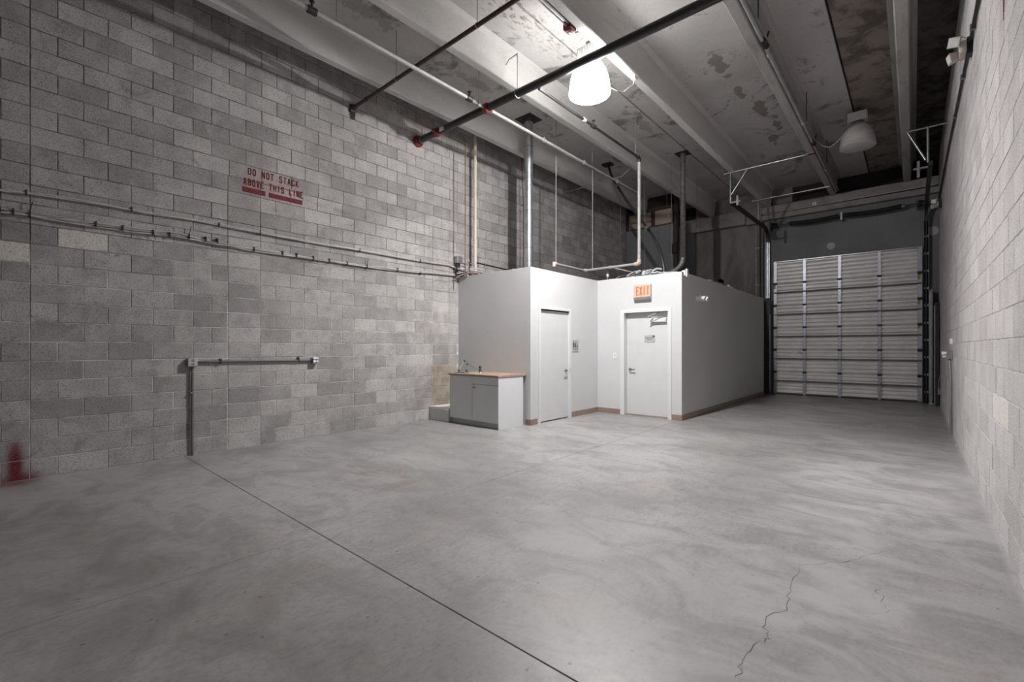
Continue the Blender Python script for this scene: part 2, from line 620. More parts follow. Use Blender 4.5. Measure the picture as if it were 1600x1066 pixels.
def bent(pts, r):
    out = [Vector(pts[0])]
    for i in range(1, len(pts) - 1):
        out += arc(pts[i], pts[i - 1], pts[i + 1], r)
    out.append(Vector(pts[-1]))
    return out


# ------------------------------------------------------------------ dimensions
XL, XR, YB, YF = -6.86, 0.465, 15.2, -3.2
ZB = 5.44         # underside of the beams
CH = .2032

# ------------------------------------------------------------------ floor
fl = solo('floor', MB().box(XL - .3, XR + .3, YF - .3, YB + .3, -.2, -.012), M['gap'], (0, 0, 0),
          'grey polished concrete floor with sawn joints and stains', 'floor', kind='structure')
jx, jy = -3.255, [1.575, 4.94, 8.3, 11.66]
g = .002
ys = [YF - .2] + jy + [YB + .2]
for i in range(len(ys) - 1):
    for x0, x1 in ((XL - .2, jx), (jx, XR + .2)):
        b = MB()
        y0, y1 = ys[i] + g, ys[i + 1] - g
        x0, x1 = x0 + g, x1 - g
        c = .003
        b.add([(x0, y0, -.1), (x1, y0, -.1), (x1, y1, -.1), (x0, y1, -.1),
               (x0, y0, -c), (x1, y0, -c), (x1, y1, -c), (x0, y1, -c),
               (x0 + c, y0 + c, 0), (x1 - c, y0 + c, 0), (x1 - c, y1 - c, 0), (x0 + c, y1 - c, 0)],
              [(0, 1, 5, 4), (1, 2, 6, 5), (2, 3, 7, 6), (3, 0, 4, 7), (4, 5, 9, 8), (5, 6, 10, 9), (6, 7, 11, 10), (7, 4, 8, 11), (8, 9, 10, 11)])
        part('floor_slab', b, M['floor'], fl)


def ribbon(pts, wd, z=.0008):
    b = MB()
    vs, fs = [], []
    for i, (x, y) in enumerate(pts):
        q0 = Vector(pts[max(i - 1, 0)])
        q1 = Vector(pts[min(i + 1, len(pts) - 1)])
        d = (q1 - q0).normalized()
        nn = Vector((-d.y, d.x))
        ww = wd * (.5 + random.random()) * (.3 if i in (0, len(pts) - 1) else 1)
        vs += [(x + nn.x * ww, y + nn.y * ww, z), (x - nn.x * ww, y - nn.y * ww, z)]
    for i in range(len(pts) - 1):
        fs.append((2 * i, 2 * i + 1, 2 * i + 3, 2 * i + 2))
    return b.add(vs, fs)


def jag(pts, n=5, a=.018):
    out = []
    for i in range(len(pts) - 1):
        for k in range(n):
            t = k / n
            out.append((pts[i][0] + (pts[i + 1][0] - pts[i][0]) * t + random.uniform(-a, a),
                        pts[i][1] + (pts[i + 1][1] - pts[i][1]) * t + random.uniform(-a, a)))
    out.append(pts[-1])
    return out


CRK = plain('crack_shadow', (.12, .118, .115), .95, fine=0)
for cr in (
         [(-0.532, 3.334), (-0.509, 2.992), (-0.509, 2.739), (-0.558, 2.548), (-0.508, 2.405), (-0.529, 2.355)] ,
         [(-0.529, 2.355), (-0.551, 2.126), (-0.548, 2.019)] ,
         [(-0.532, 3.334), (-0.356, 3.534), (-0.211, 3.803), (-0.167, 3.917)] ,
         [(-0.152, 3.306), (-0.127, 3.156), (-0.106, 3.032)] ,
):
    part('crack', ribbon(jag(cr), .0016), CRK, fl)


# ------------------------------------------------------------------ block walls
def px_of(x, y, z):
    r = math.cos(TH) * x + math.sin(TH) * y
    f = -math.sin(TH) * x + math.cos(TH) * y
    if f < .15:
        return None
    return 800 + FPX * r / f, 542 - FPX * (z - CAM_H) / f


block_cache = {}


def block_mesh(name, L, side, tone, mat):
    """a masonry block face 0.19 high, chamfered, its face at x=0 looking along `side`"""
    key = (name, round(L, 3), side, tone)
    if key in block_cache:
        return block_cache[key]
    h, c, d = CH - .009, .0025, .06
    y, z = L / 2, h / 2
    b = MB()
    def ring(xx, q):
        return [(xx, -y + q, -z + q), (xx, y - q, -z + q), (xx, y - q, z - q), (xx, -y + q, z - q)]
    b.add(ring(-side * d, 0) + ring(-side * c, 0) + ring(0, c),
          [(0, 1, 5, 4), (1, 2, 6, 5), (2, 3, 7, 6), (3, 0, 4, 7), (4, 5, 9, 8), (5, 6, 10, 9), (6, 7, 11, 10), (7, 4, 8, 11), (8, 9, 10, 11)])
    me = b.mesh(name, mat)
    a = me.attributes.new('tone', 'FLOAT', 'FACE')
    a.data.foreach_set('value', [tone] * len(me.polygons))
    block_cache[key] = me
    return me


def course_blocks(cols, y_lo, y_hi, top_row=99):
    """running bond between stack-bonded columns cols=[(y0,y1)..]; yields (row, y0, y1)"""
    out = []
    seg, cur = [], y_lo
    for c0, c1 in cols:
        if cur < c0:
            seg.append((cur, c0, 'run'))
        if c1 > c0:
            seg.append((c0, c1, 'stack'))
        cur = c1
    seg.append((cur, y_hi, 'run'))
    rows = int(round(ZD / CH + .5))
    cj = [y_lo] + [c0 for c0, c1 in cols if c0 == c1] + [y_hi]
    upper = [(a, b, 'run') for a, b in zip(cj[:-1], cj[1:])]
    for k in range(rows):
        for s0, s1, t in (seg if k < top_row else upper):
            if t == 'stack':
                out.append((k, s0, s1))
                continue
            y = s0
            first = .2032 if k % 2 == 0 else .4064
            e = s0 + first
            while y < s1 - .03:
                e2 = min(e, s1)
                if s1 - e2 < .06:
                    e2 = s1
                out.append((k, y, e2))
                y = e2
                e = y + .4064
    return out


def build_wall(name, X, side, cols, y_lo, y_hi, mat, core_mat, label, bright, skip, thick=.2):
    core = MB().box(min(X - side * (.0045 if side > 0 else .0028), X - side * thick), max(X - side * (.0045 if side > 0 else .0028), X - side * thick), YF - .3, YB + .3, -.05, ZD + .3)
    wall = solo(name, core, core_mat, (0, 0, 0), label, 'wall', kind='structure')
    cand = []
    for k, y0, y1 in course_blocks(cols, y_lo, y_hi, 18 if side > 0 else 99):
        zc = (k + .5) * CH
        yc = (y0 + y1) / 2
        if k * CH > ZD or skip(yc, zc):
            continue
        p = px_of(X, y0, zc)
        p2 = px_of(X, y1, zc)
        area = 0
        if p and p2 and p2[0] > 0 and p[0] < 1600 and -20 < max(p[1], p2[1]) and min(p[1], p2[1]) < 1090:
            f = -math.sin(TH) * X + math.cos(TH) * yc
            area = abs(max(0, min(p2[0], 1600)) - max(0, min(p[0], 1600))) * FPX * CH / max(f, .3)
        t = random.choice([.1, .25, .35, .45, .5, .55, .65, .8])
        for bk, by in bright:
            if bk == k and y0 <= by < y1:
                t = 1.9
        cand.append((area, k, y0, y1, t))
    cand.sort(key=lambda q: -q[0])
    rest = MB()
    tones = []
    for i, (area, k, y0, y1, t) in enumerate(cand):
        L = y1 - y0 - .009
        j = random.uniform(-.0015, .0015)
        if i < 300:
            o = bpy.data.objects.new('block', block_mesh('block', L, side, t, mat))
            o.location = (X + j, (y0 + y1) / 2, (k + .5) * CH)
            COL.objects.link(o)
            o.parent = wall
        else:
            me = block_mesh('block', L, side, t, mat)
            rest.add([(v.co.x + X + j, v.co.y + (y0 + y1) / 2, v.co.z + (k + .5) * CH) for v in me.vertices],
                     [tuple(p.vertices) for p in me.polygons])
            tones += [t] * len(me.polygons)
    if rest.v:
        me = rest.mesh('far_blocks', mat, fix=False)
        a = me.attributes.new('tone', 'FLOAT', 'FACE')
        a.data.foreach_set('value', tones)
        o = bpy.data.objects.new('far_blocks', me)
        link(o, wall)
        o['kind'] = 'stuff'
    return wall


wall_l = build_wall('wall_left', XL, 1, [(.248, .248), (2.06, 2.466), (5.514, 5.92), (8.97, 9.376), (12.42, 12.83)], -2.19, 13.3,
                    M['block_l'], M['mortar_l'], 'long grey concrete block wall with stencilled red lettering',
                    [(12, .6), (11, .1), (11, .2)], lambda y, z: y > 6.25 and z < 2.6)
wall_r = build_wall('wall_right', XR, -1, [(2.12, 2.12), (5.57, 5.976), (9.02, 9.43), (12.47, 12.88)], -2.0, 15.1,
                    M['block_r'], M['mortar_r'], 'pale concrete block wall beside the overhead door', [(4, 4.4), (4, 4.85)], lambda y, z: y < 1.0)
wall_f = MB()  # unseen front wall, its wide opening added to admit fill light
wall_f.box(XL - .2, XL + .6, YF - .2, YF, 0, ZD + .3).box(XR - .5, XR + .2, YF - .2, YF, 0, ZD + .3)
wall_f.box(XL + .6, XR - .5, YF - .2, YF, 3.0, ZD + .3)
solo('wall_front', wall_f, M['dry'], (0, 0, 0), 'white front wall behind the viewer with a wide opening added for fill light', 'wall', kind='structure')

# ---- stencil lettering, a part of the left wall
STRK = {
    'D': [[(.0, 0), (.0, 1)], [(.22, 1), (.7, 1), (1, .78), (1, .22), (.7, 0), (.22, 0)]],
    'O': [[(.4, 1), (.25, 1), (0, .8), (0, .2), (.25, 0), (.4, 0)], [(.6, 1), (.75, 1), (1, .8), (1, .2), (.75, 0), (.6, 0)]],
    'N': [[(0, 0), (0, 1)], [(.1, .95), (.9, .05)], [(1, 0), (1, 1)]],
    'T': [[(-.05, 1), (1.05, 1)], [(.5, 0), (.5, .86)]],
    'S': [[(1, .8), (.8, 1), (.2, 1), (0, .8), (0, .65), (.2, .52)], [(.35, .5), (.8, .46), (1, .33), (1, .2), (.8, 0), (.2, 0), (0, .2)]],
    'A': [[(0, 0), (.42, 1)], [(.58, 1), (1, 0)], [(.28, .3), (.72, .3)]],
    'C': [[(1, .78), (.75, 1), (.25, 1), (0, .8), (0, .2), (.25, 0), (.75, 0), (1, .22)]],
    'K': [[(0, 0), (0, 1)], [(.95, 1), (.25, .5)], [(.25, .5), (1, 0)]],
    'B': [[(0, 0), (0, 1)], [(.2, 1), (.75, 1), (.95, .85), (.95, .65), (.75, .52), (.2, .52)], [(.75, .5), (1, .36), (1, .15), (.8, 0), (.2, 0)]],
    'V': [[(0, 1), (.45, 0)], [(.55, 0), (1, 1)]],
    'E': [[(0, 0), (0, 1)], [(.2, 1), (1, 1)], [(.2, .5), (.8, .5)], [(.2, 0), (1, 0)]],
    'H': [[(0, 0), (0, 1)], [(1, 0), (1, 1)], [(.18, .5), (.82, .5)]],
    'I': [[(.5, 0), (.5, 1)]],
    'L': [[(0, 0), (0, 1)], [(.2, 0), (1, 0)]],
    'X': [[(0, 0), (1, 1)], [(0, 1), (1, 0)]],
}


def letters(text, y0, y1, z0, z1, t, fn, d0, d1, adv=None):
    """stroke letters between y0..y1 (baseline z0..z1); fn(a,b,d)->xyz"""
    b = MB()
    n = len(text)
    cw = (y1 - y0) / n
    for i, ch in enumerate(text):
        for st in STRK.get(ch, []):
            wd = cw * .76
            h = z1 - z0
            pts = [Vector((y0 + i * cw + t / 2 + p[0] * (wd - t), z0 + t / 2 + p[1] * (h - t))) for p in st]
            for a, c in zip(pts[:-1], pts[1:]):
                d = (c - a).normalized()
                nn = Vector((-d.y, d.x)) * t / 2
                e = d * t * .35
                b.ext([tuple(a - e - nn), tuple(c + e - nn), tuple(c + e + nn), tuple(a - e + nn)], fn, d0, d1)
    return b


fnL = lambda a, b, d: (XL + d, a, b)
part('stencil_lettering', letters('DO NOT STACK', 2.305, 3.01, 3.735, 3.832, .0135, fnL, -.002, .0032)
     , M['stencil'], wall_l, 'red stencilled words DO NOT STACK')
part('stencil_lettering', letters('ABOVE THIS LINE', 2.25, 3.075, 3.588, 3.685, .0135, fnL, -.002, .0032)
     , M['stencil'], wall_l, 'red stencilled words ABOVE THIS LINE')
part('stencil_bar', MB().box(XL - .002, XL + .0032, 2.235, 2.53, 3.49, 3.56), M['stencil'], wall_l, 'short solid red painted bar')
part('stencil_bar', MB().box(XL - .002, XL + .0032, 2.575, 3.05, 3.49, 3.555), M['stencil'], wall_l, 'long solid red painted bar')

# ------------------------------------------------------------------ back wall
wb = solo('wall_back', MB().box(XL - .3, XR + .3, YB, YB + .25, -.1, ZD + .3), M['infill'], (0, 0, 0),
          'dark concrete end wall around the overhead door', 'wall', kind='structure')
part('wall_panel', MB().box(-5.3, -3.34, YB - .1, YB, -.05, ZB), M['panel_l'], wb, 'brown stained concrete panel left of the door')
part('wall_panel', MB().box(-3.325, XR, YB - .06, YB, -.05, ZB), M['panel_d'], wb, 'slate grey concrete panel above the door')
part('infill_panel', MB().box(-5.3, -3.28, YB - .14, YB, ZB, ZD), M['infill_l'], wb)
part('infill_panel', MB().box(-3.1, -2.6, YB - .10, YB, ZB, ZD), M['infill_l'], wb)
lg = MB().box(-5.6, -3.78, 14.86, YB, 5.04, 5.45, .01)
part('ledger_beam', lg, M['ledger'], wb)
part('ledger_beam', MB().box(-3.36, XR, 14.9, YB, 5.26, 5.47, .012), M['ledger'], wb)
part('ledger_beam', MB().box(-3.36, XR, 14.96, YB, 5.09, 5.235, .01), M['ledger'], wb)
part('ledger_block', MB().box(-3.78, -3.36, 14.93, YB, 5.02, 5.5, .02), M['infill_l'], wb)
for x, z, r in ((-1.69, 4.13, .095), (.355, 4.2, .11), (-4.55, 3.4, .10)):
    part('round_patch', MB().cyl((x, YB - .065 - (.035 if x < -4 else 0), z), (x, YB - .05 - (.035 if x < -4 else 0), z), r, 28), M['patch'], wb)
part('line_cable', MB().tube([(-3.3, 14.89, 5.235), (-1.5, 14.885, 5.245), (.4, 14.89, 5.255)], .007, 6), M['white_pl'], wb)

# left end partition with clerestory panels
wp = solo('wall_end_partition', MB().box(XL - .1, -5.33, 13.28, YB, -.05, 5.02), M['panel_d'], (0, 0, 0),
          'slate grey end partition behind the white cabin, timber clerestory above it', 'wall', kind='structure')
win = root('window_1', (-6.1, 13.3, 5.02), 'high timber framed opening boarded with plywood above the end partition', 'window', kind='structure')
for x0, x1 in ((-6.80, -6.02), (-5.94, -5.40)):
    part('plywood_panel', MB().box(x0, x1, 13.38, 13.40, 5.06, 5.52), M['ply'], win)
part('window_frame', MB().box(XL, -5.33, 13.28, 13.40, 5.02, 5.06).box(XL, -5.33, 13.28, 13.40, 5.52, 5.60)
     .box(-6.02, -5.94, 13.28, 13.40, 5.06, 5.52).box(-5.40, -5.33, 13.28, 13.40, 5.06, 5.52).box(XL, -6.80, 13.28, 13.4, 5.06, 5.52), M['wood_d'], win)
part('infill_panel', MB().box(XL, -5.33, 13.36, 13.5, 5.60, ZD), M['infill'], win)
post = root('steel_post', (-5.24, 13.3, 2.7), 'dark red steel post with a small box at the end of the partition', 'post')
part('post_shaft', MB().box(-5.29, -5.19, 13.24, 13.36, 2.7, 5.93, .006), M['wood_d'], post)
part('junction_box', MB().box(-5.33, -5.17, 13.14, 13.24, 4.12, 4.42, .008), M['dark'], post)

# ------------------------------------------------------------------ ceiling
ce = solo('ceiling', MB().box(XL - .3, XR + .3, YF - .3, YB + .3, ZD + .1, ZD + .3), M['gap'], (0, 0, 0),
          'concrete double tee ceiling with deep stems and water stains', 'ceiling', kind='structure')
def deck(x0, x1, m):
    part('deck_panel', MB().box(x0, x1, YF - .2, YB + .2, ZD, ZD + .11), M[m], ce)
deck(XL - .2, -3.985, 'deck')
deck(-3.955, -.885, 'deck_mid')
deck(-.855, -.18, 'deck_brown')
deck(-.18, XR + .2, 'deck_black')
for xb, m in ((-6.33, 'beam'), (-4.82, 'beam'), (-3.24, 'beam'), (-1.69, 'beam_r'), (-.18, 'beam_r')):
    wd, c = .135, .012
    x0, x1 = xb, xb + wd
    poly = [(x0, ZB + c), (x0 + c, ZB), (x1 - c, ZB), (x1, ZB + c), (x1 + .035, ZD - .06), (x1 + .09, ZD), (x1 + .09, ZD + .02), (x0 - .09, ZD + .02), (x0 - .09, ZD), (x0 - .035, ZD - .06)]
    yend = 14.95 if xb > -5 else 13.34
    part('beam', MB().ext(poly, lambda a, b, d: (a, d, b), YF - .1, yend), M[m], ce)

# ------------------------------------------------------------------ white cabin (restroom and office block)
CT = 2.765
cab = MB()
T = .12
def wall_x(x_face, y0, y1, holes):
    """wall whose face is at x_face looking +X, holes=[(y0,y1,ztop)]"""
    y = y0
    for a, b2, zt in holes:
        cab.box(x_face - T, x_face, y, a, 0, CT)
        cab.box(x_face - T, x_face, a, b2, zt, CT)
        y = b2
    cab.box(x_face - T, x_face, y, y1, 0, CT)
def wall_y(y_face, x0, x1, holes):
    x = x0
    for a, b2, zt in holes:
        cab.box(x, a, y_face, y_face + T, 0, CT)
        cab.box(a, b2, y_face, y_face + T, zt, CT)
        x = b2
    cab.box(x, x1, y_face, y_face + T, 0, CT)
wall_y(6.17, XL + .001, -5.0, [])
wall_x(-5.0, 6.17 + T, 8.42 + T, [(6.44, 7.36, 2.05)])
wall_y(8.42, -5.0, -3.22, [(-4.39, -3.475, 2.055)])
wall_x(-3.22, 8.42 + T, 14.6, [])
cabin = solo('wall_partition', cab, M['dry'], (0, 0, 0), 'white L shaped cabin walls boxed out from the block wall', 'wall', kind='structure')
part('cabin_roof', MB().box(XL, -5.05, 6.25, 14.6, 2.62, 2.70).box(-5.05, -3.3, 8.5, 14.6, 2.62, 2.70), M['infill_l'], cabin)
# torn paper edge along the tops
edge = MB()
random.seed(3)
def fuzz(p, q, n):
    for i in range(n):
        t = (i + random.random()) / n
        x, y = p[0] + (q[0] - p[0]) * t, p[1] + (q[1] - p[1]) * t
        s1, s2, h = random.uniform(.02, .07), random.uniform(.02, .07), random.uniform(.004, .014)
        edge.box(x - s1 / 2, x + s1 / 2, y - s2 / 2, y + s2 / 2, CT - .003, CT + h)
fuzz((-6.8, 6.23), (-5.1, 6.23), 26)
fuzz((-5.06, 6.3), (-5.06, 8.4), 14)
fuzz((-4.9, 8.48), (-3.3, 8.48), 14)
fuzz((-3.28, 8.6), (-3.28, 14.4), 30)
e_o = part('ragged_edge', edge, M['dry'], cabin, kind='stuff')

def baseboard(name, mb, label):
    solo(name, mb, M['base'], (0, 0, 0), label, 'baseboard', kind='structure')
bh, bt = .102, .012
baseboard('baseboard_front', MB().box(-5.1, -5.0 + bt, 6.17 - bt, 6.17, 0, bh, .003).box(-5.0, -5.0 + bt, 6.172, 6.355, 0, bh, .003), 'tan vinyl baseboard wrapping the corner beside the sink cabinet')
baseboard('baseboard_side', MB().box(-5.0, -5.0 + bt, 7.445, 8.42, 0, bh, .003), 'tan vinyl baseboard under the restroom sign')
baseboard('baseboard_inner', MB().box(-5.0 + bt, -4.475, 8.42 - bt, 8.42, 0, bh, .003), 'tan vinyl baseboard under the light switch')
baseboard('baseboard_corner', MB().box(-3.405, -3.22 + bt, 8.42 - bt, 8.42, 0, bh, .003).box(-3.22, -3.22 + bt, 8.422, 14.6, 0, bh, .003), 'tan vinyl baseboard along the shaded cabin side')


def lever(parent, base, out, along, mat):
    """lever handle: rosette, neck and grip"""
    base, out, along = Vector(base), Vector(out), Vector(along)
    l = part('lever_handle', MB().cyl(base, base + out * .012, .032, 20), mat, parent)
    part('lever_grip', MB().tube(bent([base, base + out * .055, base + out * .055 + along * .12], .02), .0095, 10), M['dark_chrome'], l)
    return l


# door 1 (restroom), faces +X
d1 = root('door_1', (-5.0, 6.9, 0), 'white flush restroom door with a satin lever, hinges on its near edge', 'door', kind='structure')
part('door_frame', MB().box(-5.09, -4.985, 6.39, 6.45, 0, 2.05).box(-5.09, -4.985, 7.35, 7.41, 0, 2.05).box(-5.09, -4.985, 6.39, 7.41, 2.05, 2.105), M['frame'], d1)
part('door_leaf', MB().box(-5.07, -5.022, 6.455, 7.345, .018, 2.03, .003), M['door'], d1)
for z in (1.85, 1.10, .32):
    part('hinge', MB().cyl((-4.997, 6.452, z - .055), (-4.997, 6.452, z + .055), .008, 8).box(-5.022, -5.008, 6.45, 6.475, z - .05, z + .05), M['steel'], d1)
lever(d1, (-5.022, 7.275, .915), (1, 0, 0), (0, -1, 0), M['chrome'])
part('strike_plate', MB().box(-4.986, -4.982, 7.365, 7.38, .88, .95), M['chrome'], d1)

# door 2 (exit), faces -Y, recessed
d2 = root('door_2', (-3.93, 8.42, 0), 'white recessed exit door with a closer arm and small grey sign', 'door', kind='structure')
part('door_frame', MB().box(-4.47, -4.385, 8.405, 8.54, 0, 2.05).box(-3.48, -3.41, 8.405, 8.54, 0, 2.05).box(-4.47, -3.41, 8.405, 8.54, 2.05, 2.12), M['frame'], d2)
part('door_leaf', MB().box(-4.38, -3.485, 8.515, 8.56, .015, 2.045, .003), M['door'], d2)
lever(d2, (-4.30, 8.515, .915), (0, -1, 0), (1, 0, 0), M['chrome'])
clo = part('door_closer', MB().box(-3.86, -3.54, 8.455, 8.515, 1.85, 1.925, .004), M['frame'], d2)
part('closer_arm', MB().tube([(-3.60, 8.48, 1.93), (-3.86, 8.34, 1.945), (-3.80, 8.41, 1.965)], .009, 8).tube([(-3.86, 8.34, 1.945), (-3.66, 8.47, 2.04)], .008, 8), M['steel'], clo)
part('threshold', MB().box(-4.385, -3.48, 8.43, 8.52, 0, .01), M['base'], d2)

# signs on the cabin
s1 = root('restroom_sign', (-5.0, 7.57, 1.39), 'grey restroom plate with black figures beside the restroom door', 'sign')
part('plate', MB().box(-5.0, -4.992, 7.465, 7.68, 1.272, 1.508, .002), M['sign'], s1)
fx = lambda a, b, d: (-4.992 + d, a, b)
fig = MB()
def person_fig(yc, skirt):
    fig.ext([(yc + .013 * math.cos(k * PI / 4), 1.462 + .013 * math.sin(k * PI / 4)) for k in range(8)], fx, 0, .001)
    if skirt:
        fig.ext([(yc - .014, 1.445), (yc + .014, 1.445), (yc + .026, 1.375), (yc - .026, 1.375)], fx, 0, .001)
    else:
        fig.ext([(yc - .02, 1.445), (yc + .02, 1.445), (yc + .016, 1.375), (yc - .016, 1.375)], fx, 0, .001)
    for q in (-.009, .009):
        fig.ext([(yc + q - .006, 1.376), (yc + q + .006, 1.376), (yc + q + .006, 1.345), (yc + q - .006, 1.345)], fx, 0, .001)
person_fig(7.50, False)
person_fig(7.555, True)
fig.ext([(7.615 + .012 * math.cos(k * PI / 4), 1.458 + .012 * math.sin(k * PI / 4)) for k in range(8)], fx, 0, .001)
fig.ext([(7.608, 1.445), (7.624, 1.445), (7.63, 1.40), (7.66, 1.372), (7.648, 1.36), (7.615, 1.392)], fx, 0, .001)
for k in range(14):
    a0, a1 = PI * .75 + k * PI * 1.15 / 14, PI * .75 + (k + 1) * PI * 1.15 / 14
    fig.ext([(7.618 + r * math.cos(a), 1.378 + r * math.sin(a)) for r, a in ((.034, a0), (.034, a1), (.026, a1), (.026, a0))], fx, 0, .001)
part('figure_print', fig, M['ink'], s1, 'black man, woman and wheelchair figures')


def text_part(name, body, size, loc, rot, mat, parent, label=None, depth=.0008, sx=1.0):
    cu = bpy.data.curves.new(name, 'FONT')
    cu.body = body
    cu.size = size
    cu.extrude = depth
    cu.align_x = 'CENTER'
    cu.align_y = 'CENTER'
    tmp = bpy.data.objects.new(name, cu)
    COL.objects.link(tmp)
    bpy.context.view_layer.update()
    dg = bpy.context.evaluated_depsgraph_get()
    me = bpy.data.meshes.new_from_object(tmp.evaluated_get(dg))
    bpy.data.objects.remove(tmp)
    mt = Matrix.Translation(Vector(loc) - ROOT[parent.name]) @ rot.to_4x4() @ Matrix.Diagonal((sx, 1, 1, 1))
    me.transform(mt)
    me.materials.clear()
    me.materials.append(mat)
    me.name = name
    o = bpy.data.objects.new(name, me)
    link(o, parent)
    ROOT[o.name] = ROOT[parent.name]
    return tag(o, label)


ROT_X = Matrix(((0, 0, 1), (1, 0, 0), (0, 1, 0)))        # text reading along +Y, facing +X
ROT_Y = Matrix(((1, 0, 0), (0, 0, -1), (0, 1, 0)))       # text reading along +X, facing -Y
text_part('lettering', 'RESTROOM', .026, (-4.9915, 7.572, 1.318), ROT_X, M['ink'], s1)

s2 = root('door_sign', (-3.89, 8.5, 1.53), 'small grey notice plate on the exit door under the closer', 'sign')
part('plate', MB().box(-3.995, -3.78, 8.509, 8.515, 1.458, 1.598, .002), M['sign'], s2)
part('red_square', MB().box(-3.825, -3.786, 8.5075, 8.509, 1.555, 1.592), M['sign_red'], s2)
text_part('lettering', 'EMPLOYEES', .032, (-3.895, 8.5085, 1.543), ROT_Y, M['ink'], s2)
text_part('lettering', 'ONLY', .032, (-3.895, 8.5085, 1.513), ROT_Y, M['ink'], s2)

ex = root('exit_sign', (-3.98, 8.42, 2.44), 'backlit EXIT sign with red letters above the white exit door', 'sign')
part('housing', MB().box(-4.155, -3.805, 8.365, 8.42, 2.288, 2.585, .006), M['cream_pl'], ex)
part('face', MB().box(-4.148, -3.812, 8.361, 8.366, 2.345, 2.572, .001), M['exit_face'], ex)
part('shade_band', MB().box(-4.153, -3.807, 8.358, 8.366, 2.29, 2.342, .002), M['steel'], ex)  # shade along the sign's lower edge, built as a grey strip
part('exit_lettering', letters('EXIT', -4.10, -3.815, 2.375, 2.545, .019, lambda a, b, d: (a, 8.361 - d, b), 0, .0015), M['exit_red'], ex, 'red letters EXIT')

sw = root('light_switch', (-4.59, 8.42, 1.19), 'white wall switch left of the exit door', 'switch')
part('plate', MB().box(-4.63, -4.555, 8.413, 8.42, 1.13, 1.25, .002), M['white_pl'], sw)
part('toggle', MB().box(-4.598, -4.588, 8.40, 8.413, 1.18, 1.205), M['steel'], sw)


def em_light(name, loc, axis, label):
    """twin-head emergency lamp; axis = +1 looks +X, -1 looks -X"""
    r = root(name, loc, label, 'emergency light', 'emergency lights')
    x, y, z = loc
    return r, x, y, z


em, x, y, z = em_light('emergency_light', (-3.22, 9.3, 2.33), 1, 'white oval emergency light on the shaded cabin side')
b = MB()
pts = [(y + .19 * (abs(math.cos(a)) ** .6) * (1 if math.cos(a) > 0 else -1), z + .065 * (abs(math.sin(a)) ** .6) * (1 if math.sin(a) > 0 else -1)) for a in [2 * PI * k / 28 for k in range(28)]]
b.ext(pts, lambda a, c, d: (x + d, a, c), 0, .085)
part('housing', b, M['white_pl'], em)
for q in (-.08, .085):
    h = part('lamp_head', MB().tube([(x + .085, y + q, z + .005), (x + .15, y + q, z - .01)], [.028, .05], 18), M['white_pl'], em)
    part('lens', MB().cyl((x + .15, y + q, z - .01), (x + .154, y + q, z - .0115), .046, 18), M['em_head'], h)

# ------------------------------------------------------------------ sink cabinet and mop basin
CX0, CX1, CY0, CY1 = -6.305, -5.10, 5.46, 6.09
sc_r = root('sink_cabinet', (-5.7, 5.78, 0), 'white laminate base cabinet standing against the cabin, grey in shade', 'cabinet')
part('carcass', MB().box(CX0, CX1 - .02, CY0 + .02, CY1, .1, .855).box(CX1 - .02, CX1, CY0 + .005, CY1, 0, .862, .001), M['cab'], sc_r)
part('toe_kick', MB().box(CX0 + .02, CX1 - .02, CY0 + .05, CY0 + .068, 0, .1).box(CX0, CX0 + .018, CY0 + .04, CY1, 0, .1), M['kick'], sc_r)
part('door', MB().box(CX0 + .002, -5.722, CY0, CY0 + .019, .102, .858, .0015), M['cab'], sc_r)
dd = part('door', MB().box(-5.714, CX1 - .003, CY0, CY0 + .019, .102, .722, .0015), M['cab'], sc_r)
part('knob', MB().tube([(-5.668, CY0, .672), (-5.668, CY0 - .012, .672), (-5.668, CY0 - .016, .672), (-5.668, CY0 - .026, .672)], [.007, .007, .014, .012], 14), M['dark_chrome'], dd)
part('drawer_front', MB().box(-5.714, CX1 - .003, CY0, CY0 + .019, .73, .858, .0015), M['cab'], sc_r)
wt = solo('worktop', MB().box(CX0 - .015, CX1 + .010, CY0 - .022, 6.168, .862, .895, .003), M['butcher'], (-5.7, 5.8, .862),
          'brown butcher block worktop lying on the white sink cabinet', 'worktop')

fa = root('faucet', (-6.02, 5.95, .895), 'chrome faucet with a long thin spout, nearer the restroom corner', 'faucet')
part('base_plate', MB().lathe([(0, .012), (.055, .012), (.06, 0)], (-6.02, 5.95, .895), 20), M['chrome'], fa)
part('valve_body', MB().lathe([(.024, .01), (.024, .06), (.018, .065), (.027, .075), (.027, .11), (.022, .118), (0, .118)], (-6.02, 5.95, .895), 18), M['dark_chrome'], fa)
sp = part('spout', MB().tube([(-6.03, 5.95, .935), (-6.13, 5.93, .965), (-6.25, 5.92, 1.02), (-6.30, 5.92, 1.045)], .006, 8), M['chrome'], fa)
part('spout_tip', MB().cyl((-6.345, 5.92, 1.05), (-6.345, 5.92, 1.022), .013, 12).tube([(-6.30, 5.92, 1.045), (-6.345, 5.92, 1.045)], .006, 8), M['dark'], sp)
fb = root('faucet', (-6.14, 5.62, .895), 'chrome faucet with two handles and an upright spout on the left end', 'faucet')
part('base_plate', MB().box(-6.26, -6.0, 5.59, 5.65, .895, .912, .006), M['chrome'], fb)
for q in (-6.235, -6.03):
    h = part('handle', MB().lathe([(.017, .015), (.015, .04), (.024, .045), (.02, .065), (0, .067)], (q, 5.62, .895), 14), M['dark_chrome'], fb)
    part('handle_arm', MB().cyl((q - .035, 5.62, .947), (q + .035, 5.615, .95), .006, 8), M['chrome'], h)
sp = part('spout', MB().tube([(-6.255, 5.62, .91), (-6.24, 5.62, .945), (-6.15, 5.62, 1.06), (-6.105, 5.62, 1.115)], [.013, .015, .015, .015], 10), M['sink'], fb)
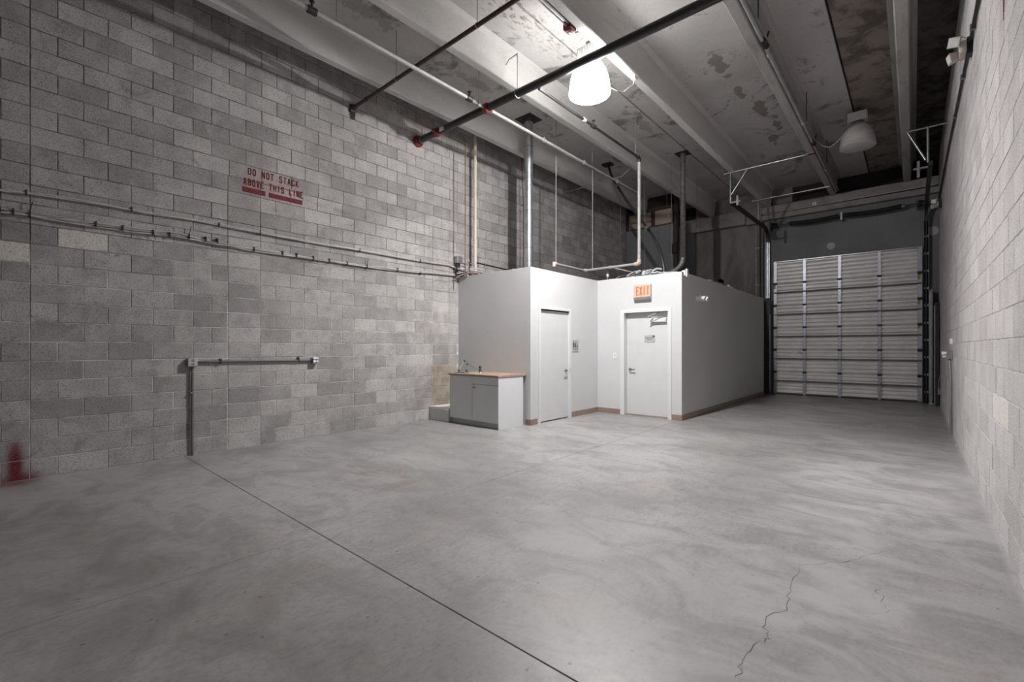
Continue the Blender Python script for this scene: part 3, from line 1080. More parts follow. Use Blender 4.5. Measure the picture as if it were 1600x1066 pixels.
part('spout_tip', MB().tube([(-6.105, 5.62, 1.115), (-6.085, 5.62, 1.118), (-6.078, 5.62, 1.095)], .012, 10), M['dark'], sp)
random.seed(5)
for k in range(4):
    xx = -6.28 + k * .13
    sh = MB().tube([(xx, 5.56 + .03 * (k % 2), .9005), (xx + .05, 5.55, .902), (xx + .1, 5.57 + .02 * (k % 2), .9005)], .0055, 6)
    solo('packing_strip', sh, M['tie'] if k < 2 else M['cable'], (xx, 5.56, .895),
         ['black strip of packing under the left faucet end', 'black strip of packing beside the left faucet handle', 'grey strip lying between the two faucets', 'grey strip lying before the chrome valve'][k], 'strip', 'scraps on the worktop')

mb_r = root('mop_basin', (-6.6, 5.75, 0), 'low white mop service basin on the floor beside the sink cabinet', 'basin')
part('basin_rim', MB().box(-6.855, -6.315, 5.43, 5.48, .215, .25, .008).box(-6.855, -6.315, 6.11, 6.165, .215, .25, .008)
     .box(-6.855, -6.80, 5.48, 6.11, .215, .25, .008).box(-6.365, -6.315, 5.48, 6.11, .215, .25, .008), M['sink'], mb_r)
part('basin_body', MB().box(-6.852, -6.318, 5.436, 5.46, 0, .216).box(-6.852, -6.318, 6.14, 6.16, 0, .216)
     .box(-6.852, -6.83, 5.46, 6.14, 0, .216).box(-6.34, -6.318, 5.46, 6.14, 0, .216), M['basin_side'], mb_r)
part('basin_bottom', MB().box(-6.83, -6.34, 5.46, 6.14, .205, .218), M['sink'], mb_r)
hs = root('drain_hose', (-6.5, 6.0, .3), 'dark curled hose hanging over the mop basin', 'hose')
part('hose_tube', MB().tube(bent([(-6.33, 6.08, .62), (-6.45, 6.08, .60), (-6.55, 6.05, .45), (-6.50, 5.98, .235)], .06), .016, 10), M['dark'], hs)
part('hose_coupling', MB().cyl((-6.34, 6.08, .62), (-6.40, 6.08, .61), .022, 12), M['steel'], hs)

# ------------------------------------------------------------------ overhead door
DX0, DX1, DH = -3.06, .17, 3.815
d3 = root('door_3', (-1.45, 15.08, 0), 'ribbed grey sectional overhead door closed in the end wall', 'door', kind='structure')
NS = 6
hs_ = DH / NS
def section_profile(z0, h):
    n = 6
    p = h / n
    pts = [(z0 + .002, 0)]
    for i in range(n):
        a = z0 + i * p
        pts += [(a + p * .06, -.012), (a + p * .42, .050), (a + p * .72, .050), (a + p * .95, -.012)]
    pts.append((z0 + h - .002, 0))
    return pts
YD = 15.10
for k in range(NS):
    z0 = k * hs_ + .01
    pr = section_profile(z0, hs_)
    vs = [(DX0, YD - d, z) for z, d in pr] + [(DX1, YD - d, z) for z, d in pr]
    n = len(pr)
    fs = [(i, i + 1, n + i + 1, n + i) for i in range(n - 1)]
    vs += [(DX0, YD + .03, z0), (DX1, YD + .03, z0), (DX0, YD + .03, z0 + hs_ - .004), (DX1, YD + .03, z0 + hs_ - .004)]
    fs += [(0, n, 2 * n + 1, 2 * n), (n - 1, 2 * n + 2, 2 * n + 3, 2 * n - 1)]
    sec = part('door_section', MB().add(vs, fs), M['roll'], d3)
    for xs in (-2.33, -1.525, -.69):
        part('stile', MB().box(xs, xs + .072, YD - .064, YD - .002, z0 + .004, z0 + hs_ - .004, .003), M['stile'], sec)
    part('end_stile', MB().box(DX0, DX0 + .085, YD - .066, YD - .002, z0 + .004, z0 + hs_ - .006, .003), M['stile'], sec)
    part('end_stile', MB().box(DX1 - .095, DX1, YD - .066, YD - .002, z0 + .004, z0 + hs_ - .006, .003), M['stile'], sec)
    if k < NS - 1:
        zs = z0 + hs_ * .555
        part('strut', MB().ext([(YD - .03, zs), (YD - .115, zs + .02), (YD - .115, zs + .044), (YD - .03, zs + .052)], lambda a, b, d: (d, a, b), DX0 + .02, DX1 - .02), M['conduit'], sec)
    if 0 < k:
        for xs in (-2.33, -1.525, -.69):
            part('hinge', MB().box(xs - .008, xs + .08, YD - .078, YD - .058, z0 - .025, z0 + .03, .004).cyl((xs - .01, YD - .08, z0), (xs + .082, YD - .08, z0), .010, 8), M['dark'], sec)
        for xs in (DX0 + .04, DX1 - .05):
            part('roller_hinge', MB().box(xs - .04, xs + .04, YD - .082, YD - .062, z0 - .035, z0 + .04, .004).cyl((xs - .05, YD - .078, z0), (xs + .08 if xs > -1 else xs + .05, YD - .078, z0), .012, 8), M['dark'], sec)
for xs, zz in ((.105, 3.03), (.105, 2.42), (.105, 1.82), (DX0 + .02, 3.05)):
    part('sticker', MB().box(xs - .02, xs + .03, YD - .070, YD - .065, zz, zz + .12), M['yellow'], d3)
part('bottom_seal', MB().box(DX0, DX1, YD - .03, YD + .03, -.002, .02), M['dark'], d3)
lock = part('lock_bar', MB().cyl((-2.42, YD - .07, 1.22), (-2.42, YD - .03, 1.22), .03, 14).tube([(-2.43, YD - .082, 1.22), (-2.24, YD - .082, 1.225)], .010, 8), M['chrome'], d3)
part('top_edge', MB().box(DX0, DX1, YD - .045, YD, DH + .006, DH + .03), M['stile'], d3)


def track(xc, side, label, ztop, zh):
    r = root('door_track', (xc, 14.95, 0), label, 'door track', 'tracks of the overhead door')
    v = MB()
    v.box(xc - .012, xc + .012, 14.90, 15.0, 0, ztop)
    v.box(xc - .04, xc - .034, 14.88, 14.98, 0, ztop).box(xc - .04, xc + .04, 14.975, 14.985, 0, ztop)
    part('vertical_rail', v, M['galv'] if side < 0 else M['dark'], r)
    part('wall_angle', MB().box(xc + .045 * side, xc + .05 * side, 14.97, 15.1, 0, ztop + .1) if side > 0 else MB().box(xc - .05, xc - .045, 14.97, 15.1, 0, ztop + .1), M['galv_d'], r)
    for k in range(11):
        z = .25 + k * .42
        if z < ztop - .05:
            part('track_bracket', MB().box(xc - .035, xc + .045, 14.95, 15.09, z, z + .05), M['galv'], r)
    hr = []
    for i in range(8):
        a = i / 7 * PI / 2
        hr.append((xc, 14.94 - .32 * (1 - math.cos(a)), ztop + .32 * math.sin(a) * (zh - ztop) / .32))
    hr.append((xc, 11.33, zh - .04))
    m = MB()
    for dz, dx in ((0, 0),):
        vs, fs = [], []
        for i, p in enumerate(hr):
            q0, q1 = Vector(hr[max(i - 1, 0)]), Vector(hr[min(i + 1, len(hr) - 1)])
            t = (q1 - q0).normalized()
            nrm = Vector((0, -t.z, t.y))
            for sx, sn in ((-.035, -.04), (.035, -.04), (.035, .04), (-.035, .04)):
                vs.append(Vector(p) + Vector((sx, 0, 0)) + nrm * sn)
        for i in range(len(hr) - 1):
            for j in range(4):
                a, b2 = i * 4 + j, i * 4 + (j + 1) % 4
                fs.append((a, b2, b2 + 4, a + 4))
        fs += [(3, 2, 1, 0), tuple(len(vs) - 4 + j for j in range(4))]
        m.add(vs, fs)
    part('horizontal_rail', m, M['dark'], r)
    return r
tl = track(-3.19, -1, 'left galvanised door track with a dark rail running out under the ceiling', 4.42, 4.78)
tr = track(.235, 1, 'right galvanised door track beside the block wall with a dark overhead rail', 4.42, 4.78)
part('end_stop', MB().box(-3.19, -2.98, 11.30, 11.34, 4.70, 4.735).box(-3.055, -3.015, 11.28, 11.34, 4.63, 4.85), M['wpipe'], tl)
part('end_stop', MB().box(0, .2, 11.30, 11.34, 4.655, 4.685).box(.05, .09, 11.28, 11.33, 4.50, 4.80), M['steel'], tr)

sh = root('torsion_shaft', (-1.45, 14.9, 4.86), 'dark torsion shaft with two long springs above the overhead door', 'spring shaft')
part('shaft', MB().cyl((-3.1, 14.9, 4.86), (.22, 14.9, 4.86), .016, 10), M['dark'], sh)
for x0, x1 in ((-2.64, -1.49), (-1.38, -.22)):
    pts = []
    nt_ = 44
    for i in range(nt_ * 8 + 1):
        a = 2 * PI * i / 8
        t = i / (nt_ * 8)
        sag = -.03 * math.sin(PI * t)
        pts.append((x0 + (x1 - x0) * t, 14.9 + .05 * math.cos(a), 4.86 + sag + .05 * math.sin(a)))
    part('spring', MB().tube(pts, .013, 5), M['dark'], sh)
part('centre_bracket', MB().box(-1.46, -1.41, 14.86, 15.09, 4.74, 4.95, .004), M['galv_d'], sh)
for x0 in (-3.06, .10):
    part('cable_drum', MB().tube([(x0, 14.9, 4.86), (x0 + .03, 14.9, 4.86), (x0 + .03, 14.9, 4.86), (x0 + .10, 14.9, 4.86), (x0 + .12, 14.9, 4.86)], [.09, .09, .06, .06, .085], 18), M['dark'], sh)
    part('bearing_plate', MB().box(x0 - .04, x0 - .03, 14.82, 15.09, 4.74, 4.98), M['dark'], sh)
part('winding_cone', MB().cyl((-.22, 14.9, 4.86), (-.16, 14.9, 4.86), .045, 14), M['steel'], sh)


def bars(name, loc, label, segs, mat, group='hangers of the door tracks'):
    r = root(name, loc, label, 'hanger', group)
    for nm, a, b2, t in segs:
        a, b2 = Vector(a), Vector(b2)
        part(nm, MB().tube([a, b2], t, 4), mat, r)
    return r
bars('track_hanger', (-3.19, 11.32, 5.42), 'pale angle frame under the ceiling carrying the left rail end',
     [('top_bar', (-3.34, 11.32, 5.42), (-1.66, 11.32, 5.42), .019), ('drop_bar', (-3.19, 11.31, 5.42), (-3.19, 11.31, 4.70), .02), ('brace', (-2.83, 11.31, 5.41), (-3.17, 11.31, 4.90), .02)], M['galv'])
bars('track_hanger', (-3.40, 13.9, 5.40), 'thin pale bar and drop further back over the left rail',
     [('top_bar', (-3.37, 13.9, 5.41), (-1.58, 13.9, 5.41), .017), ('drop_bar', (-3.20, 13.9, 5.41), (-3.20, 13.9, 4.80), .02)], M['galv'])
bars('track_hanger', (.2, 11.32, 5.40), 'short angle frame carrying the right rail end by the block wall',
     [('top_bar', (-.1, 11.32, 5.40), (.46, 11.32, 5.40), .02), ('drop_bar', (.2, 11.31, 5.40), (.2, 11.31, 4.75), .02), ('brace', (-.08, 11.31, 5.38), (.17, 11.31, 4.80), .02)], M['galv'])
cl = root('beam_clamp', (-1.62, 11.3, 5.44), 'red band clamp around the stem over the left hanger bar', 'clamp')
part('clamp_band', MB().box(-1.71, -1.535, 11.27, 11.39, 5.415, 5.49, .008), M['red'], cl)
part('clamp_bolt', MB().cyl((-1.70, 11.26, 5.42), (-1.55, 11.26, 5.42), .012, 8), M['wpipe'], cl)

# guards by the door
gd = root('track_guard', (-3.17, 14.85, 0), 'dark steel guard around the foot of the left door track', 'guard', 'steel guards at the door tracks')
part('guard_plate', MB().ext([(-3.27, 14.80), (-3.10, 14.80), (-3.10, 14.88), (-3.12, 14.88), (-3.12, 14.82), (-3.25, 14.82), (-3.25, 15.09), (-3.27, 15.09)], lambda a, b, d: (a, b, d), 0, 2.78), M['dark'], gd)
part('scuffed_edge', MB().box(-3.115, -3.098, 14.79, 14.81, .0, 2.3), M['chrome'], gd)
gd2 = root('track_guard', (.31, 14.75, 0), 'bright edged steel guard beside the right door track', 'guard', 'steel guards at the door tracks')
part('guard_plate', MB().box(.30, .315, 14.78, 15.08, 0, 2.75).box(.295, .345, 14.78, 14.80, 0, 2.75), M['steel'], gd2)
part('scuffed_edge', MB().box(.29, .308, 14.765, 14.782, 0, 2.7), M['chrome'], gd2)
part('foot_plate', MB().box(.285, .355, 14.73, 14.86, 0, .03).cyl((.32, 14.75, .03), (.32, 14.75, .09), .02, 8), M['galv'], gd2)
bb = root('leaning_board', (.40, 14.6, 0), 'tall black board standing in the corner right of the door', 'board')
part('board_face', MB().box(.365, .385, 14.42, 14.72, 0, 2.33, .004), M['steel'], bb)
part('board_edge', MB().box(.387, .452, 14.40, 14.74, 0, 2.40, .006), M['black'], bb)
oo = root('low_outlet', (.45, 14.1, .33), 'tiny low outlet with a wire in the right back corner', 'outlet')
part('box', MB().box(.42, .464, 14.28, 14.36, .27, .42, .004), M['steel'], oo)
part('cord', MB().tube([(.43, 14.32, .42), (.44, 14.33, .6), (.462, 14.34, .72)], .006, 6), M['wpipe'], oo)

# ------------------------------------------------------------------ high bay lamps
def high_bay(loc, glass, label, box_m):
    """dome refractor lamp; loc = centre of the rim plane"""
    x, y, z = loc
    r = root('high_bay_lamp', loc, label, 'lamp', 'high bay lamps')
    prof = [(.07, .43), (.11, .425), (.155, .40), (.20, .35), (.237, .28), (.262, .20), (.277, .11), (.283, .04), (.288, .005), (.288, -.012)]
    part('refractor', MB().lathe(prof, loc, 48), glass, r)
    lens = [(.286, -.012), (.24, -.035), (.17, -.055), (.09, -.065), (.0, -.068)]
    part('lens', MB().lathe(lens, loc, 48), glass, r)
    part('collar', MB().lathe([(.075, .42), (.095, .44), (.095, .47), (.06, .475)], loc, 24), M['steel'], r)
    bx = part('ballast_box', MB().box(x - .15, x + .15, y - .10, y + .10, z + .475, z + .64, .008), box_m, r)
    fin = MB()
    for k in range(7):
        fin.box(x - .13 + k * .043, x - .122 + k * .043, y - .108, y + .108, z + .485, z + .63)
    part('cooling_fins', fin, box_m, bx)
    part('hanging_hook', MB().tube([(x, y, z + .64), (x, y, z + .70), (x + .025, y, z + .72), (x + .025, y, z + .75), (x, y, min(z + .78, ZD))], .010, 8)
         .box(x - .05, x + .05, y - .03, y + .03, z + .64, z + .665), M['dark'], r)
    return r
L1 = high_bay((-3.42, 5.54, 4.935), M['lit'], 'glowing white dome lamp hanging behind the black pipe', M['white_pl'])
part('reflector', MB().lathe([(.06, .42), (.13, .40), (.19, .33), (.225, .26), (.25, .17), (.262, .10)], (-3.42, 5.54, 4.935), 40), M['white_pl'], L1)
pl = bpy.data.lights.new('arc_tube', 'POINT')
pl.energy = LAMP_W
pl.shadow_soft_size = .03
pl.color = (1.0, .978, .972)
plo = bpy.data.objects.new('arc_tube', pl)
plo.location = (0, 0, .075)
link(plo, L1)
ps2 = bpy.data.lights.new('reflector_beam', 'SPOT')
ps2.energy = LAMP_SPOT
ps2.spot_size = math.radians(158)
ps2.spot_blend = 1.0
ps2.shadow_soft_size = .06
ps2.color = pl.color
ps2o = bpy.data.objects.new('reflector_beam', ps2)
ps2o.location = (0, 0, .06)
link(ps2o, L1)
part('power_cord', MB().tube([(-3.15, 5.58, 4.96), (-3.10, 5.75, 4.945), (-3.09, 5.92, 5.0), (-3.12, 6.15, 5.17), (-3.15, 6.33, 5.30), (-3.15, 6.37, 5.42)], .007, 8), M['white_pl'], L1)
part('cord_box', MB().box(-3.19, -3.13, 6.34, 6.41, 5.395, 5.44), M['white_pl'], L1)
part('beam_bracket', MB().box(-3.46, -3.26, 5.50, 5.54, 5.585, 5.66).box(-3.30, -3.255, 5.46, 5.58, 5.56, 5.74), M['galv_d'], L1)
L2 = high_bay((-.80, 10.92, 5.20), M['dome'], 'unlit dusty dome lamp near the overhead door', M['white_pl'])
part('power_cord', MB().tube([(-1.02, 10.92, 5.50), (-1.12, 10.95, 5.40), (-1.25, 11.0, 5.34), (-1.36, 11.0, 5.40), (-1.45, 10.95, 5.50)], .0065, 8), M['cream_pl'], L2)

# ------------------------------------------------------------------ pipes overhead
def rod(parent, x, y, z0, z1=ZD, r=.006, ring=0.0):
    b = MB().cyl((x, y, z0), (x, y, z1), r, 8)
    if ring:
        b.tube([(x, y + ring * math.sin(a), z0 - ring + ring * math.cos(a)) if ring > 0 else (x, y, z0) for a in [2 * PI * k / 16 for k in range(17)]], .006, 6, cap=False)
    return part('hanger_rod', b, M['wire'], parent)

YP, ZP = 5.155, 5.145
bp = root('sprinkler_main', (-3, YP, ZP), 'thick black steel pipe crossing the room under the stems', 'pipe')
part('pipe', MB().cyl((XL - .01, YP, ZP), (XR + .01, YP, ZP), .058, 20), M['black'], bp)
part('wall_flange', MB().tube([(XL, YP, ZP), (XL + .05, YP, ZP), (XL + .051, YP, ZP), (XL + .09, YP, ZP)], [.105, .10, .075, .072], 18), M['red'], bp)
for x0 in (-6.28, -5.07):
    cpl = part('grooved_coupling', MB().tube([(x0 - .045, YP, ZP), (x0 - .035, YP, ZP), (x0 + .035, YP, ZP), (x0 + .045, YP, ZP)], [.066, .078, .078, .066], 18), M['red'], bp)
    part('coupling_bolt', MB().box(x0 - .03, x0 + .03, YP - .11, YP - .07, ZP - .025, ZP + .025, .006), M['red'], cpl)
    part('coupling_bolt', MB().box(x0 - .03, x0 + .03, YP + .07, YP + .11, ZP - .025, ZP + .025, .006), M['red'], cpl)
part('white_tag', MB().box(-6.15, -6.05, YP - .07, YP - .055, ZP - .05, ZP + .01), M['white_pl'], bp)
rod(bp, -6.72, YP, ZP + .065, 5.5, .006, .065)
rod(bp, -4.43, YP, ZP + .065, 5.72, .007, .065)
part('rod_hook', MB().tube([(-4.43, YP, 5.70), (-4.43, YP + .0, 5.74), (-4.60, YP, 5.72), (-4.66, YP, 5.66)], .007, 8), M['wire'], bp)
rod(bp, -1.3, YP, ZP + .065, ZD, .006, .065)

YR, ZR = 3.853, 5.245
rp = root('drain_pipe', (-5, YR, ZR), 'slim red brown pipe crossing in front of the black one', 'pipe')
part('pipe', MB().cyl((XL, YR, ZR), (XR, YR, ZR), .027, 14), M['rust'], rp)
br = part('wall_bracket', MB().box(XL, XL + .05, YR - .05, YR + .05, ZR - .06, ZR + .05, .006).cyl((XL, YR, ZR), (XL + .10, YR, ZR), .04, 14), M['rust'], rp)
for k in range(5):
    part('bracket_rib', MB().box(XL, XL + .045 - .004 * k, YR - .045 + .004 * k, YR + .045 - .004 * k, ZR - .075 - .025 * k, ZR - .063 - .025 * k), M['rust'], br)
part('reducer', MB().tube([(-6.45, YR, ZR), (-6.40, YR, ZR)], .034, 14), M['rust'], rp)
rod(rp, -5.62, YR, ZR + .03, ZD, .0055, .03)
rod(rp, -3.95, YR, ZR + .03, ZD, .0055, .03)

# white branch line along the room
XW, ZW = -5.07, 5.145
wp_ = root('white_branch_line', (XW, 5, ZW), 'white branch pipe running lengthwise to the cabin, crossing the black pipe', 'pipe')
part('pipe', MB().cyl((XW, -1.0, ZW), (XW, YP - .06, ZW), .027, 14), M['wpipe'], wp_)
part('pipe', MB().cyl((XW, YP + .06, ZW), (XW, 8.0, ZW), .027, 14), M['wpipe'], wp_)
part('pipe', MB().cyl((XW, 8.0, ZW), (XW, 10.5, ZW), .019, 12), M['wpipe'], wp_)
for yy in (2.36, 4.78):
    part('sprinkler_head', MB().cyl((XW, yy - .05, ZW), (XW, yy + .05, ZW), .042, 14).cyl((XW, yy, ZW), (XW, yy, ZW + .10), .014, 8).cyl((XW, yy, ZW + .10), (XW, yy, ZW + .106), .03, 12), M['dark'], wp_)
for yy in (4.98, 6.65, 8.0, 9.4):
    part('pipe_joint', MB().cyl((XW, yy - .03, ZW), (XW, yy + .03, ZW), .038, 14).cyl((XW, yy, ZW), (XW, yy, ZW + .06), .016, 8), M['wpipe'], wp_)
for yy in (2.65, 4.98, 9.6):
    rod(wp_, XW, yy, ZW + .03, ZD, .005)

# dark branch line with a white drop to the cabin
XD_, ZD_ = -4.06, 5.1
db = root('dropped_branch_line', (XD_, 7, ZD_), 'dark branch pipe ending in a white drop that turns along the cabin roof', 'pipe')
part('pipe', MB().cyl((XD_, YP + .05, ZD_), (XD_, 8.41, ZD_), .022, 12), M['dark'], db)
part('sprinkler_head', MB().cyl((XD_, 6.65, ZD_), (XD_, 6.75, ZD_), .036, 12).cyl((XD_, 6.7, ZD_), (XD_, 6.7, ZD_ + .09), .013, 8).cyl((XD_, 6.7, ZD_ + .09), (XD_, 6.7, ZD_ + .096), .028, 12), M['dark'], db)
part('pipe_joint', MB().cyl((XD_, 6.38, ZD_), (XD_, 6.44, ZD_), .034, 12), M['wpipe'], db)
part('elbow', MB().tube([(XD_, 8.33, ZD_), (XD_, 8.38, ZD_), (XD_, 8.41, ZD_ - .03), (XD_, 8.41, ZD_ - .09)], .034, 12), M['dark'], db)
part('drop_pipe', MB().cyl((XD_, 8.41, ZD_ - .05), (XD_, 8.41, 3.02), .030, 14), M['wpipe'], db)
part('elbow', MB().tube([(XD_, 8.41, 3.09), (XD_, 8.41, 3.03), (XD_ - .03, 8.41, 3.01), (XD_ - .09, 8.41, 3.01)], .042, 12), M['pink'], db)
part('roof_pipe', MB().tube([(XD_ - .05, 8.41, 3.01), (-5.30, 8.41, 3.01)], .026, 12).tube([(-5.30, 8.41, 3.01), (-5.30, 7.28, 3.01)], .021, 12), M['wpipe'], db)
part('elbow', MB().tube([(-5.24, 8.41, 3.01), (-5.30, 8.41, 3.01), (-5.30, 8.34, 3.01)], .032, 12), M['wpipe'], db)
part('end_elbow', MB().tube([(-5.30, 7.36, 3.01), (-5.30, 7.28, 3.01), (-5.30, 7.27, 2.94)], .032, 12), M['pink'], db)
part('pipe_joint', MB().cyl((-4.72, 8.41, 3.01), (-4.66, 8.41, 3.01), .036, 12), M['wpipe'], db)
part('side_branch', MB().tube([(-4.69, 8.41, 3.01), (-4.4, 8.9, 2.93), (-4.4, 8.9, 2.72)], .014, 8), M['wpipe'], db)
part('hanger_rod', MB().cyl((-5.30, 7.34, 3.03), (-5.30, 7.34, ZD), .0075, 8), M['wpipe'], db)
part('hanger_rod', MB().cyl((-5.12, 8.41, 3.03), (-5.12, 8.41, ZD), .0075, 8), M['wpipe'], db)
part('hanger_rod', MB().cyl((XD_, 8.25, ZD_ + .02), (XD_, 8.25, ZD), .006, 8), M['wpipe'], db)

# flues
f1 = root('flue_pipe', (-5.82, 7.12, 2.7), 'bright galvanised flue rising from the cabin corner to the ceiling', 'flue')
part('flue_tube', MB().cyl((-5.82, 7.12, 2.66), (-5.82, 7.12, ZD), .088, 24), M['galv'], f1)
for zz in (3.35, 4.1, 4.75, 5.38):
    part('seam_ring', MB().cyl((-5.82, 7.12, zz), (-5.82, 7.12, zz + .02), .092, 24), M['galv_d'], f1)
part('ceiling_collar', MB().box(-6.02, -5.62, 6.92, 7.32, ZD - .006, ZD).lathe([(.09, -.06), (.13, -.01)], (-5.82, 7.12, ZD), 20), M['dark'], f1)
f2 = root('flue_pipe', (-4.10, 10.79, 2.7), 'dull galvanised vent pipe bending onto the cabin roof', 'flue')
part('flue_tube', MB().tube([(-4.10, 10.79, ZD), (-4.10, 10.79, 3.50)] + arc((-4.10, 10.79, 3.28), (-4.10, 10.79, 3.6), (-4.6, 10.79, 3.08), .22, 6) + [(-4.75, 10.7, 3.02)], .062, 18), M['galv_d'], f2)
part('roof_stub', MB().tube([(-4.70, 10.72, 3.04), (-4.95, 10.6, 2.95), (-5.05, 10.55, 2.68)], .058, 16), M['insul'], f2)
part('ceiling_collar', MB().box(-4.25, -3.95, 10.64, 10.94, ZD - .006, ZD), M['dark'], f2)

ho = root('black_hose', (-5.0, 9.6, 4), 'black flexible hose sagging from the ceiling to the cabin roof', 'hose')
hp = [(-5.74, 10.15, ZD), (-5.60, 10.08, 5.6), (-5.37, 9.95, 5.25), (-5.0, 9.75, 4.75), (-4.55, 9.5, 4.2), (-4.15, 9.2, 3.75), (-3.85, 8.95, 3.3), (-3.74, 8.85, 2.95), (-3.72, 8.82, 2.70)]
part('hose_tube', MB().tube(hp, .03, 12), M['black'], ho)
part('hose_band', MB().tube([(-5.40, 9.965, 5.29), (-5.34, 9.93, 5.21)], .04, 12), M['galv_d'], ho)
part('hose_band', MB().tube([(-4.34, 9.34, 3.96), (-4.29, 9.30, 3.90)], .04, 12), M['galv_d'], ho)
part('ceiling_box', MB().box(-5.86, -5.62, 10.05, 10.25, ZD - .05, ZD, .01), M['dark'], ho)
dg_ = root('loose_conduit', (-6.2, 9.85, 5.4), 'thin pale conduit bar crossing under the first stem', 'conduit')
part('conduit_bar', MB().tube([(-6.80, 9.85, 5.40), (-5.20, 9.85, 5.42), (-5.02, 9.85, 5.52), (-4.98, 9.85, 5.58)], .016, 10), M['galv'], dg_)

# vertical services by the left wall
pv = root('cream_standpipe', (-6.66, 6.44, 3), 'cream plastic pipe standing against the block wall by the cabin', 'pipe')
part('pipe', MB().cyl((-6.66, 6.44, 2.66), (-6.66, 6.44, ZD), .030, 14), M['pvc'], pv)
part('pipe_joint', MB().cyl((-6.66, 6.44, 5.02), (-6.66, 6.44, 5.12), .037, 14), M['pvc'], pv)
cu = root('copper_line', (-6.45, 5.98, 4), 'thin copper line running from the red brown pipe and dropping to the cabin', 'pipe')
part('pipe', MB().tube(bent([(-6.45, YR + .035, ZR + .02), (-6.45, 5.98, ZR + .01), (-6.45, 5.98, 2.80)], .05), .010, 8), M['copper'], cu)
for yy in (4.55, 5.05, 5.6):
    part('pipe_clip', MB().tube([(-6.45, yy, ZR + .02), (-6.45, yy, ZR + .09)], .005, 6).cyl((-6.45, yy - .012, ZR + .015), (-6.45, yy + .012, ZR + .015), .015, 8), M['copper'], cu)
rl = root('red_service_line', (-6.6, 7.89, 4), 'thin rusty red line dropping behind the bright flue', 'pipe')
part('pipe', MB().tube([(-6.6, 7.89, 2.72), (-6.6, 7.89, 4.6), (-6.62, 7.86, 5.44), (-6.62, 7.86, ZD)], .009, 8), M['rust'], rl)
part('pipe_clip', MB().box(-6.64, -6.56, 7.86, 7.92, 4.55, 4.58), M['steel'], rl)

jb = root('junction_box', (-6.80, 6.12, 3.13), 'grey junction box over the cabin end where cables gather', 'junction box')
part('box', MB().box(-6.855, -6.76, 6.05, 6.19, 3.03, 3.17, .006), M['galv_d'], jb)
part('conduit_stub', MB().cyl((-6.81, 6.08, 2.80), (-6.81, 6.08, 3.03), .016, 10).cyl((-6.81, 6.15, 2.80), (-6.81, 6.15, 3.03), .012, 10), M['dark'], jb)
part('side_conduit', MB().tube([(-6.80, 6.19, 3.14), (-6.72, 6.3, 3.14), (-6.70, 6.34, 3.0), (-6.70, 6.34, 2.78)], .010, 8).tube([(-6.80, 6.19, 3.05), (-6.70, 6.42, 3.05)], .008, 8), M['steel'], jb)
random.seed(11)
tang = root('cable_tangle', (-6.6, 6.3, 2.78), 'tangle of grey and pink cables on the cabin edge below the junction box', 'cables')
for k in range(11):
    a = Vector((random.uniform(-6.80, -6.7), random.uniform(6.0, 6.12), random.uniform(2.78, 2.92)))
    b_ = Vector((random.uniform(-6.7, -6.4), random.uniform(6.18, 6.5), random.uniform(2.775, 2.95)))
    c_ = Vector((random.uniform(-6.6, -6.15), random.uniform(6.2, 6.3), 2.78))
    part('cable', MB().tube(arc(b_, a, c_, .4, 7) if k % 2 else [a, (a + b_) / 2 + Vector((0, 0, .03)), b_, c_], .011, 6), [M['cable'], M['pink'], M['wpipe'], M['rust']][k % 4], tang)
part('valve', MB().tube([(-6.62, 6.24, 2.79), (-6.62, 6.24, 3.06)], .014, 8).cyl((-6.62, 6.20, 3.0), (-6.62, 6.28, 3.0), .022, 10), M['rust'], tang)
part('valve', MB().tube([(-6.58, 6.16, 2.78), (-6.58, 6.17, 3.02)], .013, 8), M['wpipe'], tang)
wr = root('wall_conduit', (-6.84, 7.0, 3.1), 'dark conduit low on the block wall right of the cream pipe', 'conduit')
part('conduit', MB().tube([(-6.845, 6.6, 3.13), (-6.845, 7.4, 3.11), (-6.845, 8.4, 3.09)], .011, 8), M['dark'], wr)
for yy in (6.9, 7.8):
    part('strap', MB().box(-6.858, -6.832, yy, yy + .02, 3.09, 3.15), M['steel'], wr)

pc = root('wall_conduit', (-3.44, 15.08, 2.7), 'dark and rusty conduits rising side by side left of the door track', 'conduit')
part('conduit', MB().cyl((-3.42, 15.075, 0), (-3.42, 15.075, 4.98), .022, 10), M['dark'], pc)
part('conduit', MB().cyl((-3.53, 15.08, 0), (-3.53, 15.08, 4.98), .015, 10), M['galv_d'], pc)
for z in (3.2, 4.3):
    part('strap', MB().box(-3.57, -3.38, 15.085, 15.1, z, z + .04), M['steel'], pc)
sb = root('ledger_sensor', (-2.03, 14.88, 5.19), 'small white square box on the ledge above the overhead door', 'box')
part('box', MB().box(-2.085, -1.985, 14.865, 14.90, 5.255, 5.345, .006), M['white_pl'], sb)
part('lens', MB().cyl((-2.035, 14.86, 5.30), (-2.035, 14.866, 5.30), .022, 14), M['steel'], sb)

